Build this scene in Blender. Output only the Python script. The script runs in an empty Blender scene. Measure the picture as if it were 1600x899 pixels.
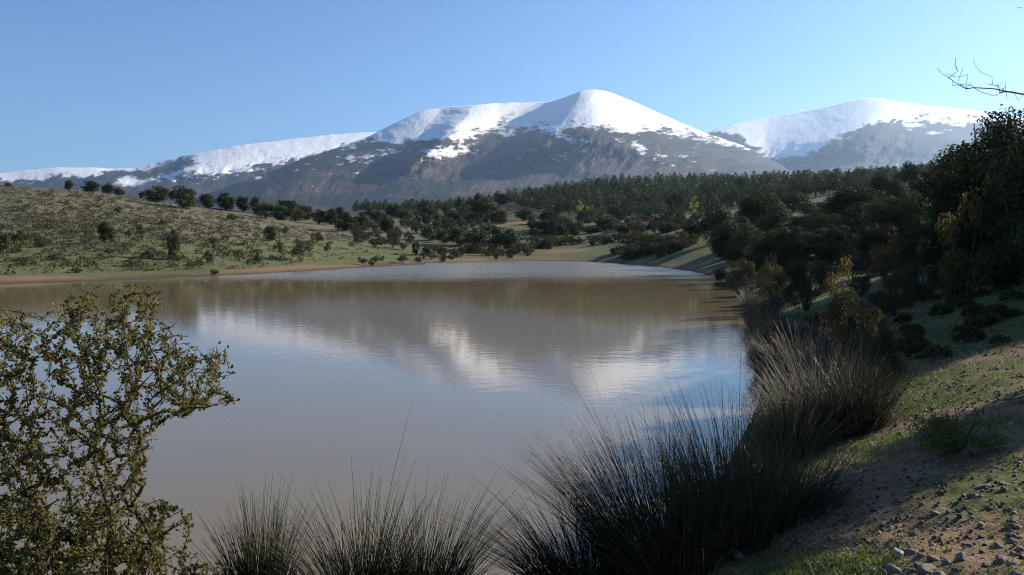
import bpy, math, random
import numpy as np
from mathutils import Vector, Matrix

R = math.radians
scene = bpy.context.scene
COL = scene.collection

# ------------------------------------------------------------------ camera
W0, H0, F = 1600.0, 899.0, 1250.0
HORIZON = 383.0
CAMZ = 3.0
PITCH = math.atan((H0 / 2 - HORIZON) / F)
cam_d = bpy.data.cameras.new('camera')
cam = bpy.data.objects.new('camera', cam_d)
COL.objects.link(cam)
cam.location = (0, 0, CAMZ)
cam.rotation_euler = (math.pi / 2 - PITCH, 0, 0)
cam_d.sensor_width = 36.0
cam_d.lens = F / W0 * 36.0
cam_d.clip_start = 0.1
cam_d.clip_end = 60000
scene.camera = cam

# ------------------------------------------------------------------ light
SUN_AZ, SUN_EL = R(60), R(24)        # azimuth to the right of the view direction
world = bpy.data.worlds.new('World')
scene.world = world
world.use_nodes = True
wn = world.node_tree
wn.nodes.clear()
sky = wn.nodes.new('ShaderNodeTexSky')
sky.sky_type = 'NISHITA'
sky.sun_disc = False
sky.sun_elevation = SUN_EL
sky.sun_rotation = SUN_AZ
sky.altitude = 1000
sky.air_density = 1.0
sky.dust_density = 0.2
sky.ozone_density = 6.0
bg = wn.nodes.new('ShaderNodeBackground')
bg.inputs['Strength'].default_value = 0.078
wo = wn.nodes.new('ShaderNodeOutputWorld')
wn.links.new(sky.outputs[0], bg.inputs['Color'])
wn.links.new(bg.outputs[0], wo.inputs['Surface'])

sun_d = bpy.data.lights.new('sun', 'SUN')
sun_d.energy = 5.0
sun_d.angle = R(0.53)
sun_d.color = (1.0, 0.90, 0.76)
sun = bpy.data.objects.new('sun', sun_d)
COL.objects.link(sun)
to_sun = Vector((math.sin(SUN_AZ) * math.cos(SUN_EL), math.cos(SUN_AZ) * math.cos(SUN_EL), math.sin(SUN_EL)))
sun.rotation_euler = to_sun.to_track_quat('Z', 'Y').to_euler()
sun.location = (60, 40, 60)

scene.view_settings.view_transform = 'Standard'
scene.view_settings.look = 'None'
scene.view_settings.exposure = 1.05
scene.view_settings.gamma = 1.0
scene.view_settings.use_curve_mapping = False

cy = scene.cycles
cy.max_bounces = 6
cy.diffuse_bounces = 2
cy.glossy_bounces = 3
cy.transmission_bounces = 3
cy.volume_bounces = 0
cy.transparent_max_bounces = 4
cy.use_denoising = True
cy.denoiser = 'OPENIMAGEDENOISE'
cy.denoising_input_passes = 'RGB_ALBEDO_NORMAL'
cy.denoising_prefilter = 'NONE'
cy.use_adaptive_sampling = True
cy.adaptive_threshold = 0.006
cy.sample_clamp_indirect = 4
cy.filter_width = 1.05

rs = np.random.RandomState(7)
random.seed(7)

# ------------------------------------------------------------------ helpers
CP, SP = math.cos(PITCH), math.sin(PITCH)

def pdir(px, py):
    """ray direction(s) of a photo pixel, scaled so that the depth (y) is 1"""
    u = (np.asarray(px, float) - W0 / 2) / F
    v = -(np.asarray(py, float) - H0 / 2) / F
    y = CP + v * SP
    z = -SP + v * CP
    return u / y, np.ones_like(u), z / y

def pt(px, py, d):
    x, y, z = pdir(px, py)
    return np.array([x * d, d, CAMZ + z * d])

def hash2(ix, iy, seed):
    h = (ix.astype(np.int64) * 374761393 + iy.astype(np.int64) * 668265263 + seed * 974711) & 0x7fffffff
    h = ((h ^ (h >> 13)) * 1274126177) & 0x7fffffff
    return ((h ^ (h >> 16)) & 0xffff) / 65535.0

def vnoise(x, y, seed=0):
    x = np.asarray(x, float); y = np.asarray(y, float)
    ix = np.floor(x); iy = np.floor(y)
    fx = x - ix; fy = y - iy
    fx = fx * fx * fx * (fx * (fx * 6 - 15) + 10); fy = fy * fy * fy * (fy * (fy * 6 - 15) + 10)
    a = hash2(ix, iy, seed); b = hash2(ix + 1, iy, seed)
    c = hash2(ix, iy + 1, seed); d = hash2(ix + 1, iy + 1, seed)
    return (a + (b - a) * fx) * (1 - fy) + (c + (d - c) * fx) * fy

def fbm(x, y, seed=0, octv=4, gain=0.5):
    """about -1..1"""
    s = 0; a = 1.0; t = 0
    for k in range(octv):
        s = s + a * (vnoise(x * 2 ** k + 17.3 * k, y * 2 ** k - 9.1 * k, seed + k) * 2 - 1)
        t += a; a *= gain
    return s / t * 1.5

def sstep(a, b, x):
    t = np.clip((x - a) / (b - a), 0, 1)
    return t * t * (3 - 2 * t)

def mesh_np(name, verts, faces, mat, smooth=False):
    """faces: int array (n, 3) or (n, 4)"""
    verts = np.asarray(verts, np.float32); faces = np.asarray(faces, np.int32)
    n, k = faces.shape
    me = bpy.data.meshes.new(name)
    me.vertices.add(len(verts)); me.vertices.foreach_set('co', verts.ravel())
    me.loops.add(n * k); me.loops.foreach_set('vertex_index', faces.ravel())
    me.polygons.add(n)
    me.polygons.foreach_set('loop_start', np.arange(0, n * k, k, dtype=np.int32))
    me.polygons.foreach_set('loop_total', np.full(n, k, np.int32))
    if smooth:
        me.polygons.foreach_set('use_smooth', np.ones(n, bool))
    me.update(calc_edges=True)
    me.validate()
    if mat is not None:
        me.materials.append(mat)
    return me

def attr(me, name, vals):
    a = me.attributes.new(name, 'FLOAT', 'POINT')
    a.data.foreach_set('value', np.asarray(vals, np.float32).ravel())

def obj(name, me, parent=None, loc=None, kind=None, label=None, cat=None, group=None):
    o = bpy.data.objects.new(name, me)
    COL.objects.link(o)
    if parent is not None:
        o.parent = parent
    if loc is not None:
        o.location = loc
    if kind: o['kind'] = kind
    if label: o['label'] = label
    if cat: o['category'] = cat
    if group: o['group'] = group
    return o

class Buf:
    """collects triangles"""
    def __init__(s): s.v = []; s.f = []; s.n = 0
    def add(s, v, f):
        v = np.asarray(v, float).reshape(-1, 3); f = np.asarray(f, int)
        if f.shape[1] == 4:
            f = np.concatenate([f[:, [0, 1, 2]], f[:, [0, 2, 3]]])
        s.v.append(v); s.f.append(f + s.n); s.n += len(v)
    def mesh(s, name, mat, smooth=False):
        return mesh_np(name, np.concatenate(s.v), np.concatenate(s.f), mat, smooth)

def tube(buf, P, rad, sides=5):
    P = np.asarray(P, float); n = len(P)
    rad = np.broadcast_to(np.asarray(rad, float), (n,))
    T = np.gradient(P, axis=0); T /= np.linalg.norm(T, axis=1)[:, None] + 1e-9
    ref = np.array([0, 0, 1.0]) if abs(T[0, 2]) < 0.8 else np.array([1.0, 0, 0])
    A = np.cross(T, ref); A /= np.linalg.norm(A, axis=1)[:, None] + 1e-9
    B = np.cross(T, A)
    th = np.arange(sides) / sides * 2 * math.pi
    ring = P[:, None, :] + rad[:, None, None] * (A[:, None, :] * np.cos(th)[None, :, None] + B[:, None, :] * np.sin(th)[None, :, None])
    v = ring.reshape(-1, 3)
    i = np.arange(n - 1)[:, None] * sides; j = np.arange(sides)[None, :]; j2 = (j + 1) % sides
    f = np.stack([i + j, i + j2, i + sides + j2, i + sides + j], -1).reshape(-1, 4)
    buf.add(v, f)

def leaf_quads(C, D, U, length, width, bend=0.15):
    """kite-shaped bent leaves: base C, direction D, side U"""
    n = len(C)
    D = D / (np.linalg.norm(D, axis=1)[:, None] + 1e-9)
    U = U - (U * D).sum(1)[:, None] * D; U /= np.linalg.norm(U, axis=1)[:, None] + 1e-9
    N = np.cross(D, U)
    L = np.broadcast_to(length, (n,))[:, None]; Wd = np.broadcast_to(width, (n,))[:, None]
    m = C + D * L * 0.5
    v = np.stack([C, m + U * Wd * 0.5 + N * L * bend, C + D * L, m - U * Wd * 0.5 + N * L * bend], 1).reshape(-1, 3)
    b = np.arange(n)[:, None] * 4
    f = np.concatenate([b + [0, 1, 2], b + [0, 2, 3]])
    return v, f

def unit(rng, n):
    v = rng.normal(size=(n, 3))
    return v / np.linalg.norm(v, axis=1)[:, None]

# ------------------------------------------------------------------ materials
class Mat:
    def __init__(s, name):
        s.m = bpy.data.materials.new(name); s.m.use_nodes = True
        s.t = s.m.node_tree; s.t.nodes.clear()
        s.out = s.n('OutputMaterial')
    def n(s, t, **kw):
        nd = s.t.nodes.new('ShaderNode' + t)
        for k, v in kw.items(): setattr(nd, k, v)
        return nd
    def l(s, a, b): s.t.links.new(a, b)
    def set(s, inp, v):
        if hasattr(v, 'is_linked') or isinstance(v, bpy.types.NodeSocket): s.l(v, inp)
        else: inp.default_value = v
    def math(s, op, a, b=0.0, c=0.0, clamp=False):
        nd = s.n('Math', operation=op, use_clamp=clamp)
        for i, v in enumerate((a, b, c)): s.set(nd.inputs[i], v)
        return nd.outputs[0]
    def mix(s, fac, a, b):
        nd = s.n('MixRGB'); s.set(nd.inputs[0], fac)
        for i, v in ((1, a), (2, b)):
            s.set(nd.inputs[i], v if not isinstance(v, tuple) else (*v, 1.0))
        return nd.outputs[0]
    def noise(s, scale, detail=4, vec=None, rough=0.55, dist=0.0):
        nd = s.n('TexNoise'); nd.inputs['Scale'].default_value = scale
        nd.inputs['Detail'].default_value = detail; nd.inputs['Roughness'].default_value = rough
        nd.inputs['Distortion'].default_value = dist
        if vec is not None: s.l(vec, nd.inputs['Vector'])
        return nd.outputs['Fac']
    def pos(s): return s.n('NewGeometry').outputs['Position']
    def att(s, name):
        a = s.n('Attribute', attribute_name=name); return a.outputs['Fac']
    def ramp(s, fac, lo, hi):
        nd = s.n('MapRange'); s.set(nd.inputs[0], fac)
        nd.inputs[1].default_value = lo; nd.inputs[2].default_value = hi
        return nd.outputs[0]
    def bsdf(s, color, rough=0.9, spec=0.2, normal=None):
        p = s.n('BsdfPrincipled')
        s.set(p.inputs['Base Color'], color if not isinstance(color, tuple) else (*color, 1.0))
        s.set(p.inputs['Roughness'], rough)
        p.inputs['Specular IOR Level'].default_value = spec
        if normal is not None: s.l(normal, p.inputs['Normal'])
        return p
    def bump(s, h, strength, dist):
        b = s.n('Bump'); s.set(b.inputs['Strength'], strength); b.inputs['Distance'].default_value = dist
        s.l(h, b.inputs['Height']); return b.outputs[0]
    def done(s, sh): s.l(sh.outputs[0] if hasattr(sh, 'outputs') else sh, s.out.inputs['Surface']); return s.m

def leaf_mat(name, a, b, c=None, trans=0.25, spec=0.25, rough=0.55, cfac=0.15, var=0.45, clump=0.0):
    """leaf colours a..b per leaf, colour c on a share cfac of the leaves, lightness per plant"""
    m = Mat(name)
    g = m.n('NewGeometry').outputs['Random Per Island']
    col = m.mix(g, a, b)
    if c is not None:
        w = m.math('FRACT', m.math('MULTIPLY', g, 37.13))
        col = m.mix(m.math('LESS_THAN', w, cfac), col, c)
    orr = m.n('ObjectInfo').outputs['Random']
    hs = m.n('HueSaturation')
    m.l(col, hs.inputs['Color'])
    m.l(m.math('MULTIPLY_ADD', orr, var, 1 - var / 2), hs.inputs['Value'])
    m.l(m.math('MULTIPLY_ADD', m.math('FRACT', m.math('MULTIPLY', orr, 13.7)), 0.04, 0.48), hs.inputs['Hue'])
    if clump:
        nz = m.noise(clump, 2, m.pos(), 0.6)
        bc = m.n('HueSaturation'); m.l(hs.outputs[0], bc.inputs['Color'])
        m.l(m.math('MULTIPLY_ADD', m.ramp(nz, 0.33, 0.67), 0.9, 0.55), bc.inputs['Value'])
        hs = bc
    p = m.bsdf(hs.outputs[0], rough, spec)
    if trans:
        tr = m.n('BsdfTranslucent'); m.l(hs.outputs[0], tr.inputs['Color'])
        mx = m.n('MixShader'); mx.inputs[0].default_value = trans
        m.l(p.outputs[0], mx.inputs[1]); m.l(tr.outputs[0], mx.inputs[2])
        return m.done(mx)
    return m.done(p)

def bark_mat(name, a, b, scale=9):
    m = Mat(name); tc = m.n('TexCoord').outputs['Object']
    nz = m.noise(scale, 5, tc, 0.65)
    return m.done(m.bsdf(m.mix(m.ramp(nz, 0.35, 0.65), a, b), 0.95, 0.1, m.bump(nz, 0.7, 0.02)))

M_OAK = leaf_mat('holm_oak_leaf', (0.022, 0.032, 0.010), (0.062, 0.076, 0.026), (0.085, 0.080, 0.033), 0.15, 0.12, 0.7, var=0.85, clump=0.6)
M_OAKG = leaf_mat('broad_leaf', (0.028, 0.048, 0.012), (0.058, 0.082, 0.024), None, 0.2, clump=0.5)
M_PINE = leaf_mat('pine_needle', (0.022, 0.040, 0.012), (0.055, 0.082, 0.024), None, 0.2, 0.15, 0.6, var=0.9, clump=0.22)
M_SCRUB = leaf_mat('scrub_leaf', (0.045, 0.044, 0.022), (0.115, 0.103, 0.060), (0.10, 0.070, 0.042), 0.25, 0.1, 0.8)
M_BUSH = leaf_mat('bush_leaf', (0.032, 0.040, 0.013), (0.078, 0.085, 0.030), (0.095, 0.075, 0.034), 0.25, 0.12, 0.7)
M_REDB = leaf_mat('brown_twig_leaf', (0.060, 0.046, 0.028), (0.11, 0.080, 0.050), None, 0.1, 0.1, 0.8)
M_YEL = leaf_mat('autumn_leaf', (0.075, 0.070, 0.016), (0.14, 0.115, 0.028), (0.14, 0.07, 0.022), 0.35, 0.2)
M_POP = leaf_mat('young_poplar_leaf', (0.20, 0.25, 0.04), (0.30, 0.34, 0.07), None, 0.4, 0.2)
M_ROSE = leaf_mat('rose_leaf', (0.050, 0.070, 0.014), (0.165, 0.160, 0.036), (0.18, 0.090, 0.030), 0.55, 0.3, 0.5, 0.09, 0.1)
M_RUSH = leaf_mat('rush_green', (0.014, 0.018, 0.007), (0.036, 0.040, 0.017), (0.075, 0.060, 0.036), 0.0, 0.25, 0.5, 0.12)
M_RUSHDRY = leaf_mat('rush_dry', (0.12, 0.094, 0.056), (0.30, 0.24, 0.16), (0.05, 0.05, 0.025), 0.0, 0.25, 0.6, 0.4)
M_GRASS = leaf_mat('grass_blade', (0.062, 0.110, 0.016), (0.125, 0.170, 0.032), (0.17, 0.145, 0.055), 0.3, 0.2, 0.6, 0.12)
M_BARK = bark_mat('oak_bark', (0.035, 0.028, 0.022), (0.10, 0.085, 0.07))
M_PBARK = bark_mat('pine_bark', (0.06, 0.04, 0.03), (0.14, 0.09, 0.06))
M_TWIG = bark_mat('rose_stem', (0.055, 0.040, 0.030), (0.16, 0.125, 0.095), 25)
M_GREYBARK = bark_mat('grey_bark', (0.05, 0.043, 0.04), (0.12, 0.105, 0.095), 14)

def stone_mat(name, a, b):
    m = Mat(name); tc = m.n('TexCoord').outputs['Object']
    orr = m.n('ObjectInfo').outputs['Random']
    n1 = m.noise(3.0, 5, tc, 0.6); n2 = m.noise(22, 3, tc)
    col = m.mix(orr, a, b)
    col = m.mix(m.ramp(n1, 0.40, 0.70), col, (0.11, 0.08, 0.06))
    return m.done(m.bsdf(col, 0.85, 0.25, m.bump(n2, 0.5, 0.03)))
M_STONE = stone_mat('path_stone', (0.19, 0.140, 0.100), (0.29, 0.230, 0.180))
M_PALESTONE = stone_mat('pale_stone', (0.42, 0.37, 0.30), (0.50, 0.45, 0.38))
M_GRAVEL = leaf_mat('gravel', (0.13, 0.088, 0.060), (0.28, 0.21, 0.155), (0.09, 0.06, 0.042), 0.0, 0.2, 0.9, 0.2)

# ground: colours by what grows or lies there
m = Mat('ground')
P = m.pos()
sepz = m.n('SeparateXYZ'); m.l(P, sepz.inputs[0])
grass, soil, moss, wood = m.att('grass'), m.att('soil'), m.att('moss'), m.att('wood')
nB = m.noise(0.09, 5, P, 0.6); nM = m.noise(0.9, 5, P, 0.65); nF = m.noise(7, 5, P, 0.7); nFF = m.noise(45, 3, P, 0.7)
scrubc = m.mix(m.ramp(nM, 0.36, 0.62), (0.105, 0.096, 0.064), (0.160, 0.150, 0.100))
scrubc = m.mix(m.ramp(nB, 0.40, 0.66), scrubc, (0.120, 0.112, 0.062))
grassc = m.mix(m.ramp(nM, 0.32, 0.66), (0.082, 0.096, 0.036), (0.145, 0.134, 0.060))
grassc = m.mix(m.ramp(nF, 0.45, 0.75), grassc, (0.055, 0.078, 0.023))
soilc = m.mix(m.ramp(nM, 0.30, 0.70), (0.235, 0.158, 0.086), (0.178, 0.128, 0.072))
soilc = m.mix(m.ramp(nF, 0.44, 0.70), soilc, (0.125, 0.076, 0.046))
soilc = m.mix(m.ramp(nFF, 0.58, 0.80), soilc, (0.24, 0.175, 0.125))
mossc = m.mix(m.ramp(nF, 0.35, 0.65), (0.060, 0.085, 0.017), (0.110, 0.108, 0.032))
woodc = m.mix(m.ramp(nM, 0.35, 0.65), (0.040, 0.042, 0.024), (0.075, 0.066, 0.038))
def am(a, w=0.35):
    return m.ramp(m.math('ADD', a, m.math('MULTIPLY', m.math('SUBTRACT', m.math('ADD', m.math('MULTIPLY', nF, 0.5), m.math('MULTIPLY', nM, 0.5)), 0.5), 1.6)), 0.5 - w / 2, 0.5 + w / 2)
col = m.mix(am(grass), scrubc, grassc)
col = m.mix(am(soil), col, soilc)
col = m.mix(am(moss), col, mossc)
col = m.mix(wood, col, woodc)
mud = m.ramp(sepz.outputs[2], 0.22, 0.03)
col = m.mix(mud, col, (0.075, 0.052, 0.034))
hgt = m.math('ADD', m.math('MULTIPLY', nF, 1.0), m.math('MULTIPLY', nFF, 0.35))
M_GROUND = m.done(m.bsdf(col, 0.95, 0.12, m.bump(hgt, 0.9, 0.06)))

# water: muddy, with ripples and a ruffled strip towards the far shore
m = Mat('pond_water')
P = m.pos()
sp = m.n('SeparateXYZ'); m.l(P, sp.inputs[0])
mp = m.n('Mapping'); m.l(P, mp.inputs[0]); mp.inputs['Scale'].default_value = (0.55, 1.0, 1.0)
r1 = m.noise(2.6, 3, mp.outputs[0], 0.5); r2 = m.noise(9.0, 2, mp.outputs[0], 0.5)
breeze = m.noise(0.05, 2, mp.outputs[0])
far = m.ramp(m.math('ADD', sp.outputs[1], m.math('MULTIPLY', breeze, 34.0)), 78, 104)
hgt = m.math('ADD', r1, m.math('MULTIPLY', r2, 0.30))
st = m.math('MULTIPLY_ADD', far, 0.55, 0.050)
nn = m.bump(hgt, st, 0.05)
mudn = m.noise(0.12, 3, P)
p = m.bsdf(m.mix(mudn, (0.185, 0.145, 0.080), (0.160, 0.125, 0.069)), 0.03, 0.5, nn)
p.inputs['IOR'].default_value = 1.33
m.set(p.inputs['Roughness'], m.math('MULTIPLY_ADD', far, 0.16, 0.05))
M_WATER = m.done(p)

# mountains: snow cover and woods come from the terrain itself
m = Mat('mountain')
P = m.pos()
snow, pine, brown = m.att('snow'), m.att('pine'), m.att('brown')
n1 = m.noise(0.012, 7, P, 0.72); n2 = m.noise(0.04, 5, P, 0.72)
nn = m.math('ADD', m.math('MULTIPLY', n1, 0.55), m.math('MULTIPLY', n2, 0.45))
s = m.ramp(m.math('ADD', snow, m.math('MULTIPLY', m.math('SUBTRACT', nn, 0.5), 2.0)), 0.30, 0.78)
wood_ = m.mix(m.ramp(m.math('ADD', brown, m.math('MULTIPLY', m.math('SUBTRACT', nn, 0.5), 1.2)), 0.3, 0.7), (0.042, 0.038, 0.039), (0.082, 0.060, 0.057))
wood_ = m.mix(m.ramp(m.math('ADD', pine, m.math('MULTIPLY', m.math('SUBTRACT', nn, 0.5), 1.0)), 0.4, 0.62), wood_, (0.023, 0.027, 0.026))
wood_ = m.mix(m.ramp(n2, 0.62, 0.80), wood_, (0.070, 0.062, 0.050))
col = m.mix(s, wood_, (0.80, 0.81, 0.83))
M_MOUNT = m.done(m.bsdf(col, 0.9, 0.1, m.bump(n2, 0.6, 14.0)))

# ------------------------------------------------------------------ the lie of the land
def onwater(px, py):
    x, y, z = pdir(px, py); d = -CAMZ / z
    return (float(x * d), float(d))
LAKE = [(-62, 48), (-58, 26), (-34, 13), (-13, 8.0), (-6, 6.8), (-2, 6.5), (-0.2, 6.5), (0.7, 6.9), (1.5, 7.9), (2.3, 9.4), (3.5, 12.2), (4.55, 14.8)]
LAKE += [onwater(*p) for p in [(1193, 600), (1185, 548), (1172, 500), (1160, 470), (1140, 447), (1112, 435), (1092, 427), (1055, 419.5), (1005, 414.5),
                               (940, 410), (880, 408.4), (820, 408), (760, 409), (700, 411), (640, 415), (520, 421.5), (420, 428), (300, 434), (200, 438), (100, 441.5), (0, 444)]]
LAKE = np.array(LAKE)

def smooth_poly(Q, it=2):
    for _ in range(it):
        nx = np.roll(Q, -1, 0)
        Q = np.stack([Q * 0.75 + nx * 0.25, Q * 0.25 + nx * 0.75], 1).reshape(-1, 2)
    return Q
LAKE = smooth_poly(LAKE)

def lake_sd(x, y):
    """signed distance to the shoreline, positive on land"""
    fx, fy = np.ravel(x), np.ravel(y)
    out = np.empty(len(fx))
    B = np.roll(LAKE, -1, 0)
    ax, ay = LAKE[:, 0], LAKE[:, 1]; ex, ey = B[:, 0] - ax, B[:, 1] - ay
    L2 = ex * ex + ey * ey; eys = np.where(np.abs(ey) < 1e-9, 1e-9, ey)
    for i in range(0, len(fx), 8000):
        qx = fx[i:i + 8000, None] - ax; qy = fy[i:i + 8000, None] - ay
        t = np.clip((qx * ex + qy * ey) / L2, 0, 1)
        best = np.sqrt(((qx - t * ex) ** 2 + (qy - t * ey) ** 2).min(1))
        cr = ((qy < 0) != (qy < ey)) & (qx < qy / eys * ex)
        out[i:i + 8000] = np.where(cr.sum(1) % 2 == 1, -best, best)
    rr0 = np.hypot(fx, fy)
    out = out + np.clip(rr0 * 0.012, 0.05, 0.9) * fbm(fx / np.clip(rr0 * .07, .8, 6), fy / np.clip(rr0 * .07, .8, 6), 21, 3) * np.exp(-np.abs(out) / 8)
    return out.reshape(np.shape(x))

CTRL = [(0, 0.8, 1.42), (-3, 0.5, 1.35), (3, 0.5, 1.5), (0, 3, 1.25), (2, 3, 1.38), (3, 4, 1.42), (-2, 4, 1.0), (-4, 3.5, 1.1), (1.2, 5, 1.02), (3, 7, 1.22), (5, 7, 1.5), (8, 8, 1.9),
        (4.5, 11, 1.05), (7, 12, 1.5), (12, 12, 2.3), (7.5, 17, 1.15), (11, 18, 1.7), (18, 20, 3.2), (10, 25, 1.1), (15, 28, 1.9), (25, 30, 4.2), (13, 38, 1.2), (20, 40, 2.2),
        (30, 45, 5.0), (-8, 4, 1.1), (-15, 3, 1.6), (-30, 3, 2.4), (0, -10, 2.2), (20, -10, 3.5), (-20, -10, 2.5), (0, -60, 5), (60, -30, 9), (-60, -30, 6), (60, 20, 10), (-80, 20, 6),
        (120, 40, 18), (-140, 60, 14), (0, -600, 20), (600, -300, 50), (-600, -300, 40), (500, 100, 60), (-500, 150, 45), (0, -6000, 60), (6000, 0, 150), (-6000, 0, 120), (4000, -4000, 100), (-4000, -4000, 90)]
CTRL = [tuple(c) for c in CTRL]
for px, py, d in [(1200, 386, 75), (1380, 372, 70), (1600, 380, 45), (1600, 310, 90), (1400, 335, 110), (1250, 338, 130), (1500, 300, 200), (1300, 305, 260), (1050, 364, 175), (1050, 343, 230),
                  (830, 400, 162), (900, 387, 185), (950, 362, 215), (850, 352, 250), (1000, 337, 300), (1120, 330, 300),
                  (700, 402, 150), (600, 402, 148), (650, 386, 178), (700, 362, 230), (760, 345, 280),
                  (0, 418, 70), (0, 372, 105), (0, 330, 160), (0, 291, 240), (-200, 292, 210), (150, 302, 245), (300, 327, 240), (430, 346, 240), (540, 363, 225),
                  (200, 421, 76), (200, 380, 102), (200, 342, 155), (400, 411, 93), (400, 380, 125), (400, 358, 180), (550, 402, 128), (550, 382, 162),
                  (-100, 318, 420), (150, 328, 420), (400, 338, 420), (850, 305, 480), (1000, 293, 500), (1150, 288, 480), (1300, 282, 450), (1480, 276, 400), (1650, 268, 350),
                  (700, 331, 500), (560, 334, 500), (450, 336, 500), (1850, 300, 150), (1850, 250, 500)]:
    CTRL.append(tuple(pt(px, py, d)))
for px in (-600, -200, 200, 600, 1000, 1400, 1800, 2200):
    CTRL.append(tuple(pt(px, 336, 2200))); q = pt(px, 352, 9000); CTRL.append((q[0], q[1], q[2]))
    CTRL.append((pt(px, 338, 1000)[0], 1000, pt(px, 338 if px < 800 else 325, 1000)[2]))
CTRL = np.array(CTRL)

def uv(x, y):
    r = np.sqrt(x * x + y * y) + 0.3
    a = np.arctan2(x, y)
    return np.stack([np.sin(a) * 1.6, np.cos(a) * 1.6, np.log(r)], -1)
def tpsk(a, b):
    d2 = ((a[:, None, :] - b[None, :, :]) ** 2).sum(-1)
    return np.sqrt(d2 + 0.02)
CU = uv(CTRL[:, 0], CTRL[:, 1])
# heights are interpolated as a view slope so that near and far terrain weigh alike
CR = np.hypot(CTRL[:, 0], CTRL[:, 1]) + 2.0
CV = (CTRL[:, 2] - CAMZ) / CR
KM = tpsk(CU, CU)
nC = len(CU)
AA = np.zeros((nC + 4, nC + 4)); AA[:nC, :nC] = KM + np.eye(nC) * -0.003
AA[:nC, nC] = 1; AA[:nC, nC + 1:] = CU; AA[nC, :nC] = 1; AA[nC + 1:, :nC] = CU.T
SOL = np.linalg.lstsq(AA, np.concatenate([CV, np.zeros(4)]), rcond=None)[0]

def ground(x, y, detail=True):
    x = np.atleast_1d(np.asarray(x, float)); y = np.atleast_1d(np.asarray(y, float))
    sh = x.shape; x = x.ravel(); y = y.ravel()
    out = np.empty(len(x))
    for i in range(0, len(x), 20000):
        U = uv(x[i:i + 20000], y[i:i + 20000])
        out[i:i + 20000] = tpsk(U, CU) @ SOL[:nC] + SOL[nC] + U @ SOL[nC + 1:]
    r = np.hypot(x, y)
    h = CAMZ + out * (r + 2.0)
    h = np.maximum(h, 0.35)
    s = lake_sd(x, y)
    wd = np.clip(1.1 + (r - 8) * 0.09, 1.1, 9.0)
    land = h * (1 - np.exp(-np.maximum(s, 0) / wd))
    if detail:
        k = 1 - np.exp(-np.maximum(s, 0) / (0.5 * wd))
        amp = np.clip(0.030 + (r - 5) * 0.004, 0.030, 0.6)
        land = land + k * amp * fbm(x / np.clip(r * 0.06, 0.5, 12), y / np.clip(r * 0.06, 0.5, 12), 3, 3) * 0.0
        land = land + k * (0.035 * fbm(x * 1.3, y * 1.3, 11, 3) * np.exp(-r / 60) + 0.35 * fbm(x * 0.09, y * 0.09, 12, 3) * sstep(20, 90, r) + 3.0 * fbm(x * 0.012, y * 0.012, 13, 3) * sstep(200, 700, r))
        land = land + k * 0.032 * fbm(x * 5, y * 5, 15, 4, 0.6) * np.exp(-r / 14)
    sea = -0.9 * (1 - np.exp(np.minimum(s, 0) / 2.5)) - 0.02
    res = np.where(s > 0, land, sea)
    return res.reshape(sh)

def gz(x, y): return float(ground(x, y)[0])

def ground_grid(x, y):
    """bilinear lookup in the ground sheet's own grid"""
    a = np.interp(np.arctan2(x, y), az, np.arange(len(az))); r = np.interp(np.hypot(x, y), rr, np.arange(len(rr)))
    i0 = np.clip(r.astype(int), 0, len(rr) - 2); j0 = np.clip(a.astype(int), 0, len(az) - 2); fr = r - i0; fa = a - j0
    return (gh[i0, j0] * (1 - fr) + gh[i0 + 1, j0] * fr) * (1 - fa) + (gh[i0, j0 + 1] * (1 - fr) + gh[i0 + 1, j0 + 1] * fr) * fa

def hits(px, py, dmin=3.2, dmax=900):
    """where the rays of photo pixels first meet the ground; returns (n,3), NaN if none"""
    px = np.asarray(px, float); py = np.asarray(py, float)
    dx, dy, dz = pdir(px, py)
    ds = np.exp(np.linspace(math.log(dmin), math.log(dmax), 160))
    prev = np.full(len(px), np.nan); res = np.full((len(px), 3), np.nan); live = np.ones(len(px), bool)
    dprev = ds[0]
    for d in ds:
        i = np.where(live)[0]
        if not len(i): break
        df = (CAMZ + dz[i] * d) - ground_grid(dx[i] * d, np.full(len(i), d))
        hit = df <= 0
        if hit.any():
            j = i[hit]; p0 = prev[j]; p0 = np.where(np.isnan(p0), 1, p0); p1 = df[hit]
            dd = dprev + (d - dprev) * np.clip(p0 / (p0 - p1 + 1e-9), 0, 1)
            X = dx[j] * dd; res[j, 0] = X; res[j, 1] = dd; res[j, 2] = ground(X, dd)
            live[j] = False
        prev[i] = df; dprev = d
    return res

# ground sheet: a fan of cells round the viewpoint, fine where the picture looks close up
az = np.concatenate([np.linspace(-180, -44, 40, endpoint=False), np.linspace(-44, -2, 150, endpoint=False), np.linspace(-2, 42, 270, endpoint=False), np.linspace(42, 180, 40, endpoint=False)])
az = np.radians(az)
rr = np.concatenate([[0.4, 1.0, 1.8, 2.6], np.exp(np.linspace(math.log(3.2), math.log(16), 150, endpoint=False)), np.exp(np.linspace(math.log(16), math.log(600), 190, endpoint=False)), np.exp(np.linspace(math.log(600), math.log(11000), 40))])
AZ, RR = np.meshgrid(az, rr)
gx = RR * np.sin(AZ); gy = RR * np.cos(AZ)
gh = ground(gx, gy)
nR, nA = gx.shape
V = np.stack([gx, gy, gh], -1).reshape(-1, 3)
V = np.concatenate([V, [[0, 0, gz(0.01, 0.01)]]])
i = np.arange(nR - 1)[:, None] * nA; j = np.arange(nA)[None, :]; j2 = (j + 1) % nA
Fq = np.stack([i + j, i + nA + j, i + nA + j2, i + j2], -1).reshape(-1, 4)
Ft = np.concatenate([Fq[:, [0, 1, 2]], Fq[:, [0, 2, 3]], np.stack([np.full(nA, len(V) - 1), np.arange(nA), (np.arange(nA) + 1) % nA], 1)])
me = mesh_np('ground', V, Ft, M_GROUND, True)
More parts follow.
